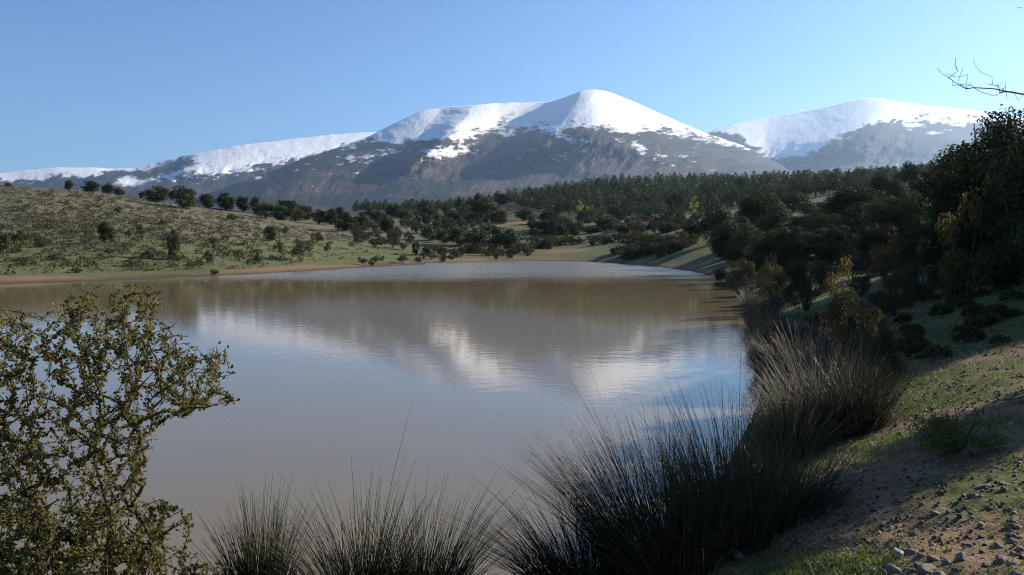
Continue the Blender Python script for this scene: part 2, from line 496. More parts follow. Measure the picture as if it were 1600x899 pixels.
X, Y = V[:, 0], V[:, 1]; RV = np.hypot(X, Y)
SD = lake_sd(X, Y)
left = sstep(4, -10, X) * sstep(30, 55, Y)
hillup = sstep(3.0, 8.0, V[:, 2]) * left
nz = fbm(X * 0.05, Y * 0.05, 31, 3)
A_soil = np.clip(0.78 * sstep(7 + 5 * nz, 2 + 3 * nz, SD) * left, 0, 1)
A_soil = np.maximum(A_soil, 0.55 * sstep(6, 1, SD) * sstep(50, 80, Y))
nearr = sstep(45, 25, RV)
A_soil = np.maximum(A_soil, nearr * (0.42 + 0.48 * sstep(17, 8, RV) + 0.35 * fbm(X * 0.35, Y * 0.35, 32, 3)))
A_soil = np.maximum(A_soil, 0.5 * sstep(8, 14, X) * sstep(95, 60, Y) * sstep(30, 50, Y))
A_grass = np.clip(left * (1 - hillup) * 0.75 + (1 - left) * 0.75 + 0.2 * nz, 0, 1)
A_moss = nearr * np.clip(0.24 + 0.55 * fbm(X * 0.55 + 3, Y * 0.55, 33, 3) + 0.35 * sstep(2.5, 0.8, SD), 0, 1)
A_wood = np.maximum(sstep(255, 330, RV + 30 * nz), sstep(15, 25, X - 0.25 * Y + 14) * sstep(40, 70, Y) * 0.5)
for px_, d_, r_ in ((803, 268, 9.0), (1075, 190, 7.0), (1170, 78, 5.0), (880, 176, 6.0)):
    cx_ = float(pdir(px_, 383)[0]) * d_
    A_soil = np.maximum(A_soil, 1.25 * np.exp(-(((X - cx_) / r_) ** 2 + ((Y - d_) / (1.5 * r_)) ** 2))); A_wood = A_wood * (1 - np.exp(-(((X - cx_) / r_) ** 2 + ((Y - d_) / (1.5 * r_)) ** 2)))
attr(me, 'soil', A_soil); attr(me, 'grass', A_grass); attr(me, 'moss', A_moss); attr(me, 'wood', A_wood)
obj('ground', me, kind='structure', label='grassy and stony ground of the pond banks, hillside and valley')

# water sheet
wx = [-75, 40]; wy = [4.2, 165]
me = mesh_np('water', [(wx[0], wy[0], 0), (wx[1], wy[0], 0), (wx[1], wy[1], 0), (wx[0], wy[1], 0)], [(0, 1, 2, 3)], M_WATER)
obj('water', me, kind='structure', label='muddy brown pond mirroring the snowy mountain')

# ------------------------------------------------------------------ mountains
def poly(pts, x):
    p = np.array(pts, float); return np.interp(x, p[:, 0], p[:, 1])

def spur(px, py, lines):
    """relief between crest (+1) and valley (-1) lines; a line is ([(py, px), ...], value)"""
    xs = np.stack([np.interp(py, [q[0] for q in L], [q[1] for q in L]) for L, v in lines], -1)
    vs = np.array([v for L, v in lines], float)
    out = np.full(px.shape, vs[0]); out = np.where(px >= xs[..., -1], vs[-1], out)
    for k in range(len(lines) - 1):
        a, b = xs[..., k], xs[..., k + 1]
        t = np.clip((px - a) / np.maximum(b - a, 1), 0, 1)
        t = t * 0.35 + 0.65 * (t * t * (3 - 2 * t))
        out = np.where((px >= a) & (px < b), vs[k] + (vs[k + 1] - vs[k]) * t, out)
    return out

def mountain(label, ridge, Rpts, B, base_py, lines, A, cover, x0, x1, nx, nt, seed, g=0.55):
    px = np.linspace(x0, x1, nx); t = np.linspace(0, 1, nt) ** 0.9
    PX, T = np.meshgrid(px, t)
    yr = poly(ridge, px)
    for _ in range(2):
        k = np.ones(13) / 13; yp = np.pad(yr, 6, mode='edge'); yr = np.convolve(yp, k, 'valid')
    PY = base_py + (yr[None, :] - base_py) * T
    PY = PY + (0.35 * fbm(PX / 14, PY / 10, seed + 5, 3)) * sstep(0.2, 0.5, T)
    RB = poly(Rpts, PX)
    D = B + (RB - B) * (T + g * np.sin(2 * math.pi * T) / (2 * math.pi))
    S = spur(PX + 4 * fbm(PY / 14, PX / 60, seed + 3, 3), PY, lines)
    sc = RB / 6700.0
    env = 0.12 + 0.88 * sstep(0.35, 0.75, T)
    D = D - A * sc * S * env
    q = fbm(PX / 46 + PY / 60, PY / 70 - PX / 260, seed, 5, 0.55)
    gul = 1 - np.abs(fbm(PX / 30 + PY / 30, PY / 40 - PX / 90, seed + 9, 5, 0.6))
    low = sstep(0.95, 0.45, T)
    D = D + sc * (90 * q * (0.07 + 0.9 * low) + 20 * (gul - 0.6) * (0.08 + low))
    dx, dy, dz = pdir(PX, PY)
    Vv = np.stack([dx * D, D, CAMZ + dz * D], -1)
    back = []
    top = Vv[-1]
    for kk in range(1, 13):
        f = kk / 12.0
        b = top.copy(); s = 1 + 0.35 * f
        b[:, 0] *= s; b[:, 1] *= s
        b[:, 2] = top[:, 2] * (1 - f ** 1.3) - 20 * f
        back.append(b)
    Vv = np.concatenate([Vv, np.stack(back)], 0)
    n0, n1 = Vv.shape[:2]
    i = np.arange(n0 - 1)[:, None] * n1; j = np.arange(n1 - 1)[None, :]
    fq = np.stack([i + j, i + j + 1, i + n1 + j + 1, i + n1 + j], -1).reshape(-1, 4)
    me = mesh_np('mountain', Vv.reshape(-1, 3), fq, M_MOUNT, True)
    PXb = np.concatenate([PX, np.repeat(PX[-1:], 12, 0)]); PYb = np.concatenate([PY, np.repeat(PY[-1:], 12, 0)])
    sn, pi_, br = cover(PXb, PYb)
    attr(me, 'snow', sn); attr(me, 'pine', pi_); attr(me, 'brown', br)
    return obj('mountain', me, kind='structure', label=label)

def blob(px, py, cx, cy, rx, ry, amp=1.0, tilt=0.0):
    dx = px - cx; dy = py - cy - tilt * dx
    return amp * np.exp(-((dx / rx) ** 2 + (dy / ry) ** 2))

def cover_main(px, py):
    ys = poly([(300, 240), (420, 225), (540, 226), (600, 221), (660, 221), (700, 217), (740, 208), (790, 205), (840, 196), (870, 204), (905, 198), (940, 200), (970, 208), (1010, 204), (1060, 208), (1100, 216), (1150, 226), (1260, 262)], px)
    n = fbm(px / 30 + py / 18, py / 9 - px / 60, 41, 5, 0.62); n2 = fbm(px / 10 + py / 9, py / 4 - px / 20, 42, 4, 0.65)
    s = 0.5 + (ys - py) / 15.0 + 0.75 * n + 0.45 * n2
    s = np.minimum(s, 1.30 + 0.25 * n2)
    p = blob(px, py, 700, 238, 46, 11, 1.05, -0.18) + blob(px, py, 600, 243, 60, 13, 0.55, -0.25) + blob(px, py, 520, 255, 60, 12, 0.45, -0.3) + blob(px, py, 880, 212, 30, 10, 0.8, 0.3) \
        + blob(px, py, 740, 212, 50, 8, 0.6, -0.25) + blob(px, py, 985, 222, 50, 14, 0.45, 0.4) + blob(px, py, 895, 240, 40, 6, 0.55) + blob(px, py, 1000, 232, 14, 10, 0.5, 0.5) + blob(px, py, 405, 278, 8, 3, 1.1) + blob(px, py, 1060, 245, 50, 6, .35, .2) + blob(px, py, 560, 275, 40, 4, 0.3, -.3)
    s = np.maximum(s, p + 0.35 * n + 0.45 * n2 - 0.22)
    s = s - blob(px, py, 790, 185, 22, 12, 0.75, -0.6) - blob(px, py, 835, 172, 16, 6, 0.4) - blob(px, py, 650, 195, 80, 14, .18)
    pine = 0.30 + 0.55 * fbm(px / 50 + py / 30, py / 9 - px / 120, 43, 5, 0.6) + 0.75 * blob(px, py, 700, 322, 330, 14) + 0.5 * blob(px, py, 470, 262, 130, 16, 1, -0.35) + 0.55 * blob(px, py, 600, 300, 160, 7, 1, -.12) + 0.35 * blob(px, py, 640, 272, 60, 5, 1, -.3)
    brown = 0.55 + 0.6 * fbm(px / 45, py / 8 - px / 150, 44, 5, 0.62) + 0.3 * blob(px, py, 850, 270, 260, 22)
    return s, pine, brown

def cover_left(px, py):
    ys = poly([(-200, 300), (0, 288), (60, 282), (130, 279), (165, 276), (215, 272), (235, 284), (300, 274), (340, 276), (400, 262), (470, 246), (560, 226), (640, 215)], px)
    n = fbm(px / 22, py / 7, 51, 4, 0.6); n2 = fbm(px / 7 + py / 10, py / 4, 52, 3, 0.6)
    s = np.minimum(0.5 + (ys - py) / 12.0 + 0.75 * n + 0.5 * n2, 1.15 + 0.3 * n2)
    dark = blob(px, py, 185, 271, 28, 6, 1.3) + blob(px, py, 265, 262, 40, 13, 1.2, -0.3) + blob(px, py, 90, 285, 60, 5, .8) + blob(px, py, 320, 258, 40, 10, .25)
    pat = blob(px, py, 205, 284, 26, 8, 1.3) + blob(px, py, 265, 278, 18, 6, 1.0, .3) + blob(px, py, 320, 268, 26, 9, .9)
    s = np.maximum(s - dark, pat + 0.3 * n + 0.25 * n2 - 0.1)
    return s, 0.35 + 0.5 * fbm(px / 40, py / 14, 53, 4), 0.3 + 0.4 * fbm(px / 50, py / 18, 54, 3)

def cover_right(px, py):
    ys = poly([(1050, 205), (1120, 206), (1150, 212), (1180, 230), (1215, 250), (1260, 242), (1300, 222), (1340, 200), (1380, 186), (1430, 190), (1500, 192), (1560, 186), (1700, 200)], px)
    n = fbm(px / 20, py / 7, 61, 4, 0.6); n2 = fbm(px / 7 + py / 10, py / 4, 62, 3, 0.6)
    rough = sstep(1370, 1400, px)
    s = np.minimum(0.5 + (ys - py) / 11.0 + (0.55 + 0.5 * rough) * n + (0.4 + 0.35 * rough) * n2, 1.2 + .25 * n2)
    pat = blob(px, py, 1425, 196, 16, 4, 1.1) + blob(px, py, 1458, 208, 14, 3, 0.9) + blob(px, py, 1245, 240, 40, 9, .5, -.4)
    s = np.maximum(s, pat + .3 * n + .2 * n2) - blob(px, py, 1450, 178, 40, 5, .55) - blob(px, py, 1390, 172, 14, 7, .3) - blob(px, py, 1170, 190, 30, 6, .25)
    return s, 0.45 + 0.45 * fbm(px / 40, py / 16, 63, 4), 0.35 + 0.4 * fbm(px / 50, py / 18, 64, 3)

mountain('broad snow-capped peak rising in the middle above brown wooded slopes',
         [(250, 330), (300, 312), (350, 293), (420, 270), (480, 246), (540, 227), (575, 214), (620, 191), (650, 177), (668, 171), (700, 167), (735, 165), (760, 162), (800, 160.5), (835, 160), (850, 161), (872, 156), (890, 149), (905, 143), (925, 139), (942, 141),
          (958, 146), (975, 153), (1000, 163), (1020, 172), (1060, 190), (1100, 207), (1130, 217), (1160, 227), (1200, 247), (1230, 262), (1270, 285)],
         [(250, 4300), (420, 5200), (600, 6200), (780, 6900), (925, 6700), (1130, 6300), (1270, 5200)], 2400, 336,
         [([(140, 420), (330, 300)], -0.2), ([(160, 600), (215, 560), (260, 470), (330, 400)], 0.25), ([(160, 700), (170, 690), (215, 654), (260, 590), (330, 520)], -0.25),
          ([(160, 748), (166, 742), (213, 702), (262, 640), (330, 560)], 0.75), ([(160, 838), (165, 832), (208, 768), (262, 690), (330, 640)], -0.15),
          ([(145, 908), (160, 898), (205, 868), (235, 850), (330, 800)], 1.05), ([(150, 1010), (217, 1135), (260, 1190), (330, 1230)], -0.55), ([(140, 1270), (330, 1290)], -0.8)],
         560, cover_main, 250, 1270, 860, 190, 70)
mountain('long snow-covered ridge sloping down to the left behind the hill',
         [(-160, 276), (-40, 273), (0, 271), (40, 266), (90, 262), (150, 262), (175, 264), (205, 263), (235, 256), (270, 247), (320, 237), (380, 226), (440, 219), (500, 212), (560, 207), (590, 206), (640, 210), (700, 230)],
         [(-160, 7500), (300, 8200), (700, 9500)], 4300, 318,
         [([(200, -160), (330, -160)], 0.3), ([(200, 60), (330, 0)], -0.3), ([(200, 180), (330, 130)], 0.35), ([(200, 300), (230, 290), (330, 200)], -0.05), ([(200, 330), (330, 250)], 0.5), ([(200, 620), (330, 560)], -0.75), ([(200, 700), (330, 700)], -0.8)],
         560, cover_left, -160, 700, 520, 70, 80, 0.4)
mountain('hazy bluish snow-streaked mountain at the right behind the pine forest',
         [(1020, 240), (1080, 215), (1115, 204), (1150, 193), (1190, 184), (1230, 178), (1280, 169), (1320, 159), (1345, 154), (1372, 152.5), (1392, 156), (1420, 161), (1460, 166), (1500, 170), (1550, 176), (1600, 183), (1700, 200), (1850, 235)],
         [(1020, 8200), (1400, 8800), (1850, 8000)], 3600, 330,
         [([(150, 1020), (330, 1020)], 0.6), ([(150, 1110), (230, 1100), (330, 1050)], 0.75), ([(150, 1215), (185, 1205), (225, 1196), (250, 1190), (330, 1180)], -0.35), ([(150, 1388), (175, 1372), (205, 1338), (250, 1262), (330, 1200)], 0.95), ([(150, 1600), (330, 1560)], -0.2), ([(150, 1850), (330, 1850)], -0.5)],
         560, cover_right, 1020, 1850, 560, 90, 90, 0.5)

# ------------------------------------------------------------------ plant models
def dome_lobes(rng, n, w, h, z0, flat=0.0):
    """lobe centres and radii that fill a rounded crown of width w between z0 and z0+h"""
    C = []; r = []
    while len(C) < n:
        p = rng.uniform(-1, 1, 3)
        q = np.linalg.norm(p)
        if q > 1 or q < 0.45: continue
        if p[2] < -0.80: continue
        C.append([p[0] * w / 2 * 0.78, p[1] * w / 2 * 0.78, z0 + h / 2 + p[2] * h / 2 * 0.78]); r.append(rng.uniform(0.15, 0.30) * w * 0.62)
    return np.array(C), np.array(r)

def crown(rng, lobes, rad, n, size, squash=0.8, outward=0.9, fill=0.35):
    """n leaf sprays over the lobes' shells and inside them"""
    k = rng.choice(len(lobes), n, p=rad ** 2 / (rad ** 2).sum())
    U = unit(rng, n); U[:, 2] = np.where(rng.rand(n) < 0.35, np.abs(U[:, 2]), U[:, 2])
    q = np.where(rng.rand(n) < fill, rng.rand(n) ** 0.5, rng.normal(1.0, 0.13, n))
    C = lobes[k] + U * (rad[k] * q)[:, None] * np.array([1, 1, squash])
    nrm = U + unit(rng, n) * 0.55 + np.array([0, 0, 0.15])
    D = np.cross(nrm, unit(rng, n)); D /= np.linalg.norm(D, axis=1)[:, None] + 1e-9
    Sd = np.cross(nrm, D); D = D + U * 0.35 * outward
    L = size * rng.uniform(0.6, 1.35, n)
    return leaf_quads(C, D, Sd, L, L * rng.uniform(0.45, 0.75, n))

def limbs(rng, h, w, z0, r0, nl=6, wiggle=0.06, sides=6):
    """a tapered trunk that forks into limbs reaching into the crown"""
    b = Buf()
    zt = z0 + (h - z0) * 0.35
    n = 6
    P = np.stack([np.cumsum(rng.normal(0, wiggle, n)) * h * 0.12, np.cumsum(rng.normal(0, wiggle, n)) * h * 0.12, np.linspace(-0.25, zt, n)], 1)
    tube(b, P, np.linspace(r0 * 1.25, r0 * 0.7, n), sides + 2)
    for i in range(nl):
        a = i / nl * 6.283 + rng.uniform(-.4, .4); e = rng.uniform(0.35, 0.9)
        tip = np.array([math.cos(a) * w * 0.38 * e, math.sin(a) * w * 0.38 * e, z0 + (h - z0) * rng.uniform(0.5, 0.9)])
        s = P[rng.randint(2, n)]
        t = np.linspace(0, 1, 5)[:, None]
        Q = s + (tip - s) * t + np.sin(t * math.pi) * rng.normal(0, 0.05 * h, 3)
        tube(b, Q, np.linspace(r0 * 0.5, r0 * 0.10, 5), sides)
    return b

def model_oak(seed, n, size, w=4.8, h=5.0, z0=-0.9, lob=40):
    rng = np.random.RandomState(seed)
    C, r = dome_lobes(rng, lob, w, h - z0, z0)
    C[:, 2] = np.maximum(C[:, 2], 0.40 + 0.5 * rng.rand(len(C)))
    v, f = crown(rng, C, r, n, size)
    v[:, 2] = np.maximum(v[:, 2], 0.0)
    return limbs(rng, h, w, 0.7, 0.15), (v, f), h, w

def model_bush(seed, n, size, w=2.2, h=1.7, lob=14, spread=0.0):
    rng = np.random.RandomState(seed)
    C, r = dome_lobes(rng, lob, w, h * 1.15, -h * 0.15)
    C[:, 2] = np.maximum(C[:, 2], 0.12 * h)
    r = r * 0.9
    v, f = crown(rng, C, r, n, size, 0.85, 0.8, 0.4)
    v[:, 2] = np.maximum(v[:, 2], -0.05)
    b = Buf()
    for i in range(9):
        a = rng.uniform(0, 6.283); rr_ = rng.uniform(0.1, 0.45) * w
        tip = np.array([math.cos(a) * rr_, math.sin(a) * rr_, h * rng.uniform(0.6, 1.02)])
        t = np.linspace(0, 1, 5)[:, None]
        Q = np.array([0, 0, -0.1]) + tip * t + np.sin(t * 3.14) * rng.normal(0, 0.06 * h, 3)
        tube(b, Q, np.linspace(0.018, 0.005, 5) * w / 1.5, 4)
    return b, (v, f), h, w

def model_pine(seed, n, size, h=7.0, w=3.6):
    """young pine: whorls of upswept boughs, rounded top, bare lower trunk"""
    rng = np.random.RandomState(seed)
    b = Buf()
    tz = np.linspace(-0.2, h * 0.96, 7)
    P = np.stack([np.cumsum(rng.normal(0, .03, 7)), np.cumsum(rng.normal(0, .03, 7)), tz], 1)
    tube(b, P, np.linspace(0.13, 0.025, 7), 6)
    C = []; r = []
    z0 = h * 0.22
    for k in range(9):
        z = z0 + (h - z0) * (k + .3) / 9; t = (z - z0) / (h - z0)
        rw = w / 2 * (0.55 + 0.45 * math.sin(math.pi * min(1, t * 1.15 + .15))) * (1 - 0.70 * t ** 3)
        m_ = 6 if t < .7 else 4
        for i in range(m_):
            a = i / m_ * 6.283 + k * 0.9 + rng.uniform(-.3, .3); q = rw * rng.uniform(0.65, 1.05)
            tip = np.array([math.cos(a) * q, math.sin(a) * q, z + 0.28 * q])
            tube(b, [[0, 0, z - .1], tip * [.6, .6, 1] - [0, 0, .08], tip], [0.03, 0.02, 0.008], 3)
            C.append(tip * [0.85, 0.85, 1]); r.append(rng.uniform(0.26, 0.42) * (1.1 - 0.4 * t))
    C.append(np.array([0, 0, h - .2])); r.append(0.28)
    C = np.array(C); r = np.array(r)
    v, f = crown(rng, C, r, n, size, 0.75, 1.1, 0.3)
    return b, (v, f), h, w

LIB = {}
def lib(key, fn, seeds, mleaf, mbark, leafname, **kw):
    L = []
    for sd in seeds:
        b, (v, f), h, w = fn(sd, **kw)
        L.append((b.mesh(key + '_wood', mbark, True), mesh_np(key + '_leaves', v, f, mleaf), h, w))
    LIB[key] = L

lib('oak_near', model_oak, (1, 2, 3, 4), M_OAK, M_BARK, 'crown', n=26000, size=0.125)
lib('oak_far', model_oak, (11, 12, 13, 14, 15), M_OAK, M_BARK, 'crown', n=4600, size=0.26)
lib('green_far', model_oak, (16, 17, 18), M_OAKG, M_BARK, 'crown', n=4200, size=0.25, z0=-0.9, lob=30)
lib('pine', model_pine, (21, 22, 23, 24), M_PINE, M_PBARK, 'crown', n=1500, size=0.26)
lib('bush_far', model_bush, (31, 32, 33, 34), M_BUSH, M_BARK, 'foliage', n=1100, size=0.14)
lib('bush_near', model_bush, (41, 42, 43), M_BUSH, M_BARK, 'foliage', n=7500, size=0.055)
lib('bush_green', model_bush, (45,), M_GRASS, M_BARK, 'foliage', n=7500, size=0.05)
lib('bush_brown', model_bush, (51, 52), M_REDB, M_GREYBARK, 'foliage', n=1300, size=0.12)
lib('autumn', model_bush, (61, 62), M_YEL, M_GREYBARK, 'foliage', n=2600, size=0.085)
lib('poplar', model_bush, (65, 66), M_POP, M_GREYBARK, 'foliage', n=420, size=0.15, w=1.6, h=3.4)

def plant(key, name, x, y, h, label, cat, group, w=None, z=None, rz=None, var=None, tilt=0.0):
    """one plant: an Empty at its foot with its wood and its leaves as parts"""
    L = LIB[key]; wood, leaf, mh, mw = L[random.randrange(len(L)) if var is None else var % len(L)]
    e = obj(name, None, label=label, cat=cat, group=group)
    e.empty_display_size = 0.2
    e.location = (x, y, gz(x, y) - 0.03 if z is None else z)
    s = h / mh; sw = s if w is None else w / mw
    e.scale = (sw, sw * random.uniform(.92, 1.08), s)
    e.rotation_euler = (random.uniform(-tilt, tilt), random.uniform(-tilt, tilt), random.uniform(0, 6.28) if rz is None else rz)
    tree = key.split('_')[0] in ('oak', 'green', 'pine')
    obj('trunk' if tree else 'stem', wood, e)
    obj('crown' if tree else 'foliage', leaf, e)
    return e

def by_px(key, name, px, py, hpx, label, cat, group, wpx=None, d=None, **kw):
    """plant whose foot shows at photo pixel (px, py) and which is hpx tall there"""
    if d is None:
        p = hits([px], [py])[0]
        if np.isnan(p[0]): p = pt(px, py, 250)
        x, y = float(p[0]), float(p[1])
    else:
        x = float(pdir(px, py)[0]) * d; y = float(d)
    h = hpx * y / F
    return plant(key, name, x, y, h, label, cat, group, None if wpx is None else wpx * y / F, **kw)

def top_px(key, name, px, ptop, d, label, cat, group, wpx, **kw):
    """plant at depth d whose top shows at photo row ptop"""
    x = float(pdir(px, ptop)[0]) * d; z = gz(x, d)
    h = (CAMZ + float(pdir(px, ptop)[2]) * d - z) * (1.10 if key.startswith('oak') else 1.0)
    return plant(key, name, x, d, max(h, 0.4), label, cat, group, wpx * d / F, **kw)

ORD = ['first', 'second', 'third', 'fourth', 'fifth', 'sixth', 'seventh', 'eighth', 'ninth', 'tenth', 'eleventh', 'twelfth', 'thirteenth', 'fourteenth', 'fifteenth', 'sixteenth',
       'seventeenth', 'eighteenth', 'nineteenth', 'twentieth']

# ---- holm oaks on the left skyline
for px, py, hp, wp, lab in [
        (13, 289, 8, 12, 'tiny holm oak at the far left of the hill crest'),
        (108, 295, 17, 16, 'lone small round holm oak on the hill crest'),
        (144, 299, 19, 32, 'wide low holm oak on the hill crest beside two smaller oaks'),
        (169, 302, 19, 20, 'holm oak with visible trunk, left of the pair on the crest'),
        (186, 302, 15, 20, 'small holm oak, right of the pair on the crest'),
        (222, 310, 13, 11, 'small upright holm oak just left of the big crest oaks'),
        (246, 309, 30, 44, 'largest round holm oak on the left hill crest'),
        (286, 326, 37, 54, 'broad dark holm oak below and right of the largest crest oak'),
        (322, 325, 27, 28, 'medium holm oak right of the broad dark oak on the crest'),
        (353, 329, 31, 32, 'round holm oak with shaded foot halfway down the crest row'),
        (379, 331, 29, 21, 'narrow upright holm oak in the crest row'),
        (398, 333, 26, 24, 'holm oak standing right of the narrow upright one')]:
    by_px('oak_far', 'holm_oak', px, py, hp, lab, 'tree', 'holm oaks along the left hill crest', wp)
row = [(415, 341, 26, 36), (441, 345, 31, 28), (451, 337, 30, 40), (462, 347, 26, 26), (476, 344, 28, 28), (499, 351, 25, 28), (519, 352, 26, 26), (540, 362, 30, 30), (565, 361, 35, 32),
       (592, 352, 28, 28), (604, 363, 27, 24), (612, 338, 20, 24), (634, 345, 20, 26), (575, 345, 22, 26), (530, 343, 20, 24)]
row.sort()
for k, (px, py, hp, wp) in enumerate(row):
    by_px('oak_far', 'holm_oak', px, py, hp, '%s dark holm oak from the left in the belt at the hill foot' % ORD[k], 'tree', 'belt of holm oaks at the foot of the hill', wp)
for px, py, hp, wp, lab in [
        (665, 341, 23, 28, 'dark round holm oak left of centre on the valley skyline'),
        (697, 334, 15, 16, 'small holm oak breaking the valley skyline'),
        (727, 336, 17, 20, 'small holm oak just left of the tall dark one'),
        (757, 347, 39, 50, 'tall dark holm oak beside the pale earth clearing'),
        (820, 345, 22, 34, 'holm oak right of the pale earth clearing'),
        (858, 350, 24, 34, 'greyish holm oak at the lower edge of the pines')]:
    by_px('oak_far', 'holm_oak', px, py, hp, lab, 'tree', 'holm oaks across the valley', wp)
for px, py, hp, wp, lab in [
        (672, 376, 27, 34, 'leftmost green tree in the thicket on the far shore'),
        (693, 380, 26, 34, 'second green tree from the left in the far shore thicket'),
        (717, 384, 34, 46, 'middle green tree in the thicket on the far shore'),
        (742, 392, 40, 46, 'dark-footed green tree in the thicket near the waterline'),
        (768, 390, 42, 46, 'tall bright green tree near the right of the thicket'),
        (796, 393, 42, 50, 'rightmost broad green tree in the far shore thicket'),
        (650, 398, 24, 15, 'narrow green tree standing before the thicket'),
        (666, 399, 17, 17, 'small bright green sapling before the thicket')]:
    by_px('green_far', 'broadleaf_tree', px, py, hp, lab, 'tree', 'green thicket on the far shore', wp)

# ---- single shrubs on the left hillside
for key, px, py, hp, wp, lab in [
        ('oak_far', 165, 379, 36, 28, 'young holm oak with long shadow, low on the left hillside'),
        ('oak_far', 272, 404, 54, 22, 'tall thin young oak standing on the left meadow'),
        ('bush_far', 222, 366, 18, 20, 'dark round shrub in the middle of the left hillside'),
        ('bush_far', 201, 371, 14, 12, 'small shrub just left of the dark round hillside shrub'),
        ('bush_far', 66, 386, 20, 26, 'dark low shrub with grey side near the left edge'),
        ('bush_far', 33, 377, 22, 30, 'dull shrub by the left edge of the hillside'),
        ('oak_far', -2, 400, 46, 34, 'dark small tree cut off by the left edge'),
        ('oak_far', 421, 377, 30, 24, 'loose young oak leaning on the hillside below the tree belt'),
        ('bush_far', 335, 388, 18, 10, 'narrow dark shrub on the meadow right of the thin oak'),
        ('bush_brown', 373, 406, 18, 18, 'brown twiggy shrub near the left shore'),
        ('bush_far', 404, 410, 22, 14, 'slim dark shrub casting a shadow near the shore'),
        ('bush_far', 436, 394, 18, 20, 'shrub next to the white rock'),
        ('bush_brown', 473, 409, 32, 38, 'large round reddish brown shrub on the meadow by the shore'),
        ('bush_brown', 467, 388, 16, 20, 'brown shrub directly behind the large reddish one'),
        ('bush_brown', 326, 411, 22, 20, 'pale bare shrub at the shore edge of the meadow'),
        ('bush_far', 120, 427, 10, 22, 'low flat shrub on the bare brown shore'),
        ('bush_far', 335, 430, 11, 18, 'small dark shrub at the waterline left of centre'),
        ('bush_far', 170, 398, 12, 18, 'small green shrub on the lower left meadow'),
        ('bush_far', 495, 378, 18, 24, 'dark shrub at the lower edge of the tree belt'),
        ('bush_far', 512, 392, 16, 14, 'dark shrub right of the large reddish one'),
        ('bush_far', 184, 334, 12, 14, 'small dark shrub high on the left hillside'),
        ('bush_far', 255, 352, 12, 14, 'shrub on the upper hillside below the broad dark oak'),
        ('bush_far', 363, 344, 12, 24, 'low spreading shrub just below the crest oaks'),
        ('bush_far', 445, 366, 14, 12, 'small dark shrub right of the loose leaning oak')]:
    by_px(key, 'young_oak' if key == 'oak_far' else 'hillside_shrub', px, py, hp, lab, 'tree' if key == 'oak_far' else 'shrub', None, wp)

# ---- scattered bushes on the far banks
def inpoly(px, py, Q):
    c = np.zeros(len(px), bool); Q = np.array(Q, float)
    for a, b in zip(Q, np.roll(Q, -1, 0)):
        if a[1] != b[1]:
            c ^= ((a[1] > py) != (b[1] > py)) & (px < a[0] + (py - a[1]) / (b[1] - a[1]) * (b[0] - a[0]))
    return c
def sample_px(Q, n, seed):
    rng = np.random.RandomState(seed); Q = np.array(Q, float); out = []
    lo, hi = Q.min(0), Q.max(0)
    while len(out) < n:
        p = rng.uniform(lo, hi, (n * 3, 2)); p = p[inpoly(p[:, 0], p[:, 1], Q)]
        out += list(p)
    return np.array(out[:n])
for Q, n, hp0, hp1, keys, lab, grp, seed in [
        ([(520, 362), (600, 352), (660, 372), (640, 392), (560, 388)], 34, 9, 17, ['bush_far', 'bush_far', 'bush_brown'], 'olive or brown bush in the scrub left of the green thicket', 'scrub bushes left of the far thicket', 3),
        ([(620, 340), (760, 338), (800, 352), (770, 362), (640, 366)], 44, 9, 18, ['bush_far', 'bush_far', 'bush_far', 'bush_brown', 'oak_far', 'green_far'], 'dull bush on the slope behind the green thicket', 'bushes behind the far thicket', 4),
        ([(680, 395), (830, 393), (828, 401), (690, 404)], 26, 7, 15, ['bush_far', 'bush_brown'], 'low brownish bush at the foot of the green thicket', 'low bushes before the far thicket', 5),
        ([(800, 348), (1080, 342), (1100, 366), (960, 368), (810, 372)], 70, 9, 19, ['bush_far', 'bush_far', 'bush_far', 'oak_far', 'oak_far', 'bush_brown'], 'dark bush on the terraces below the pine forest', 'bushes on the terraces below the pines', 6),
        ([(825, 381), (960, 374), (1010, 372), (1010, 378), (930, 384), (830, 392)], 30, 8, 16, ['bush_far'], 'dark bush in the hedge across the far meadow', 'hedge across the far meadow', 7),
        ([(930, 402), (1000, 385), (1075, 372), (1085, 384), (1040, 404), (980, 408)], 44, 9, 20, ['bush_far', 'bush_far', 'bush_far', 'bush_brown'], 'bush on the bank at the far right corner of the pond', 'bushes at the far right corner of the pond', 8),
        ([(560, 408), (760, 402), (830, 404), (760, 408), (640, 412), (560, 418)], 16, 5, 11, ['bush_far', 'bush_brown'], 'small tuft-like bush on the far waterline', 'small bushes along the far waterline', 9)]:
    n = int(n * 1.3); hp0 *= 1.1; hp1 *= 1.25
    pp = sample_px(Q, n, seed)
    H = hits(pp[:, 0], pp[:, 1])
    for p in H:
        if np.isnan(p[0]) or lake_sd(p[0], p[1]) < 0.4 or (abs(p[0] / p[1] - 0.004) < 0.014 and p[1] > 215): continue
        hp = random.uniform(hp0, hp1); k = random.choice(keys)
        plant(k, 'bush' if k not in ('oak_far', 'green_far') else 'small_oak', p[0], p[1], hp * p[1] / F, lab, 'bush', grp, hp * random.uniform(0.9, 1.7) * p[1] / F)

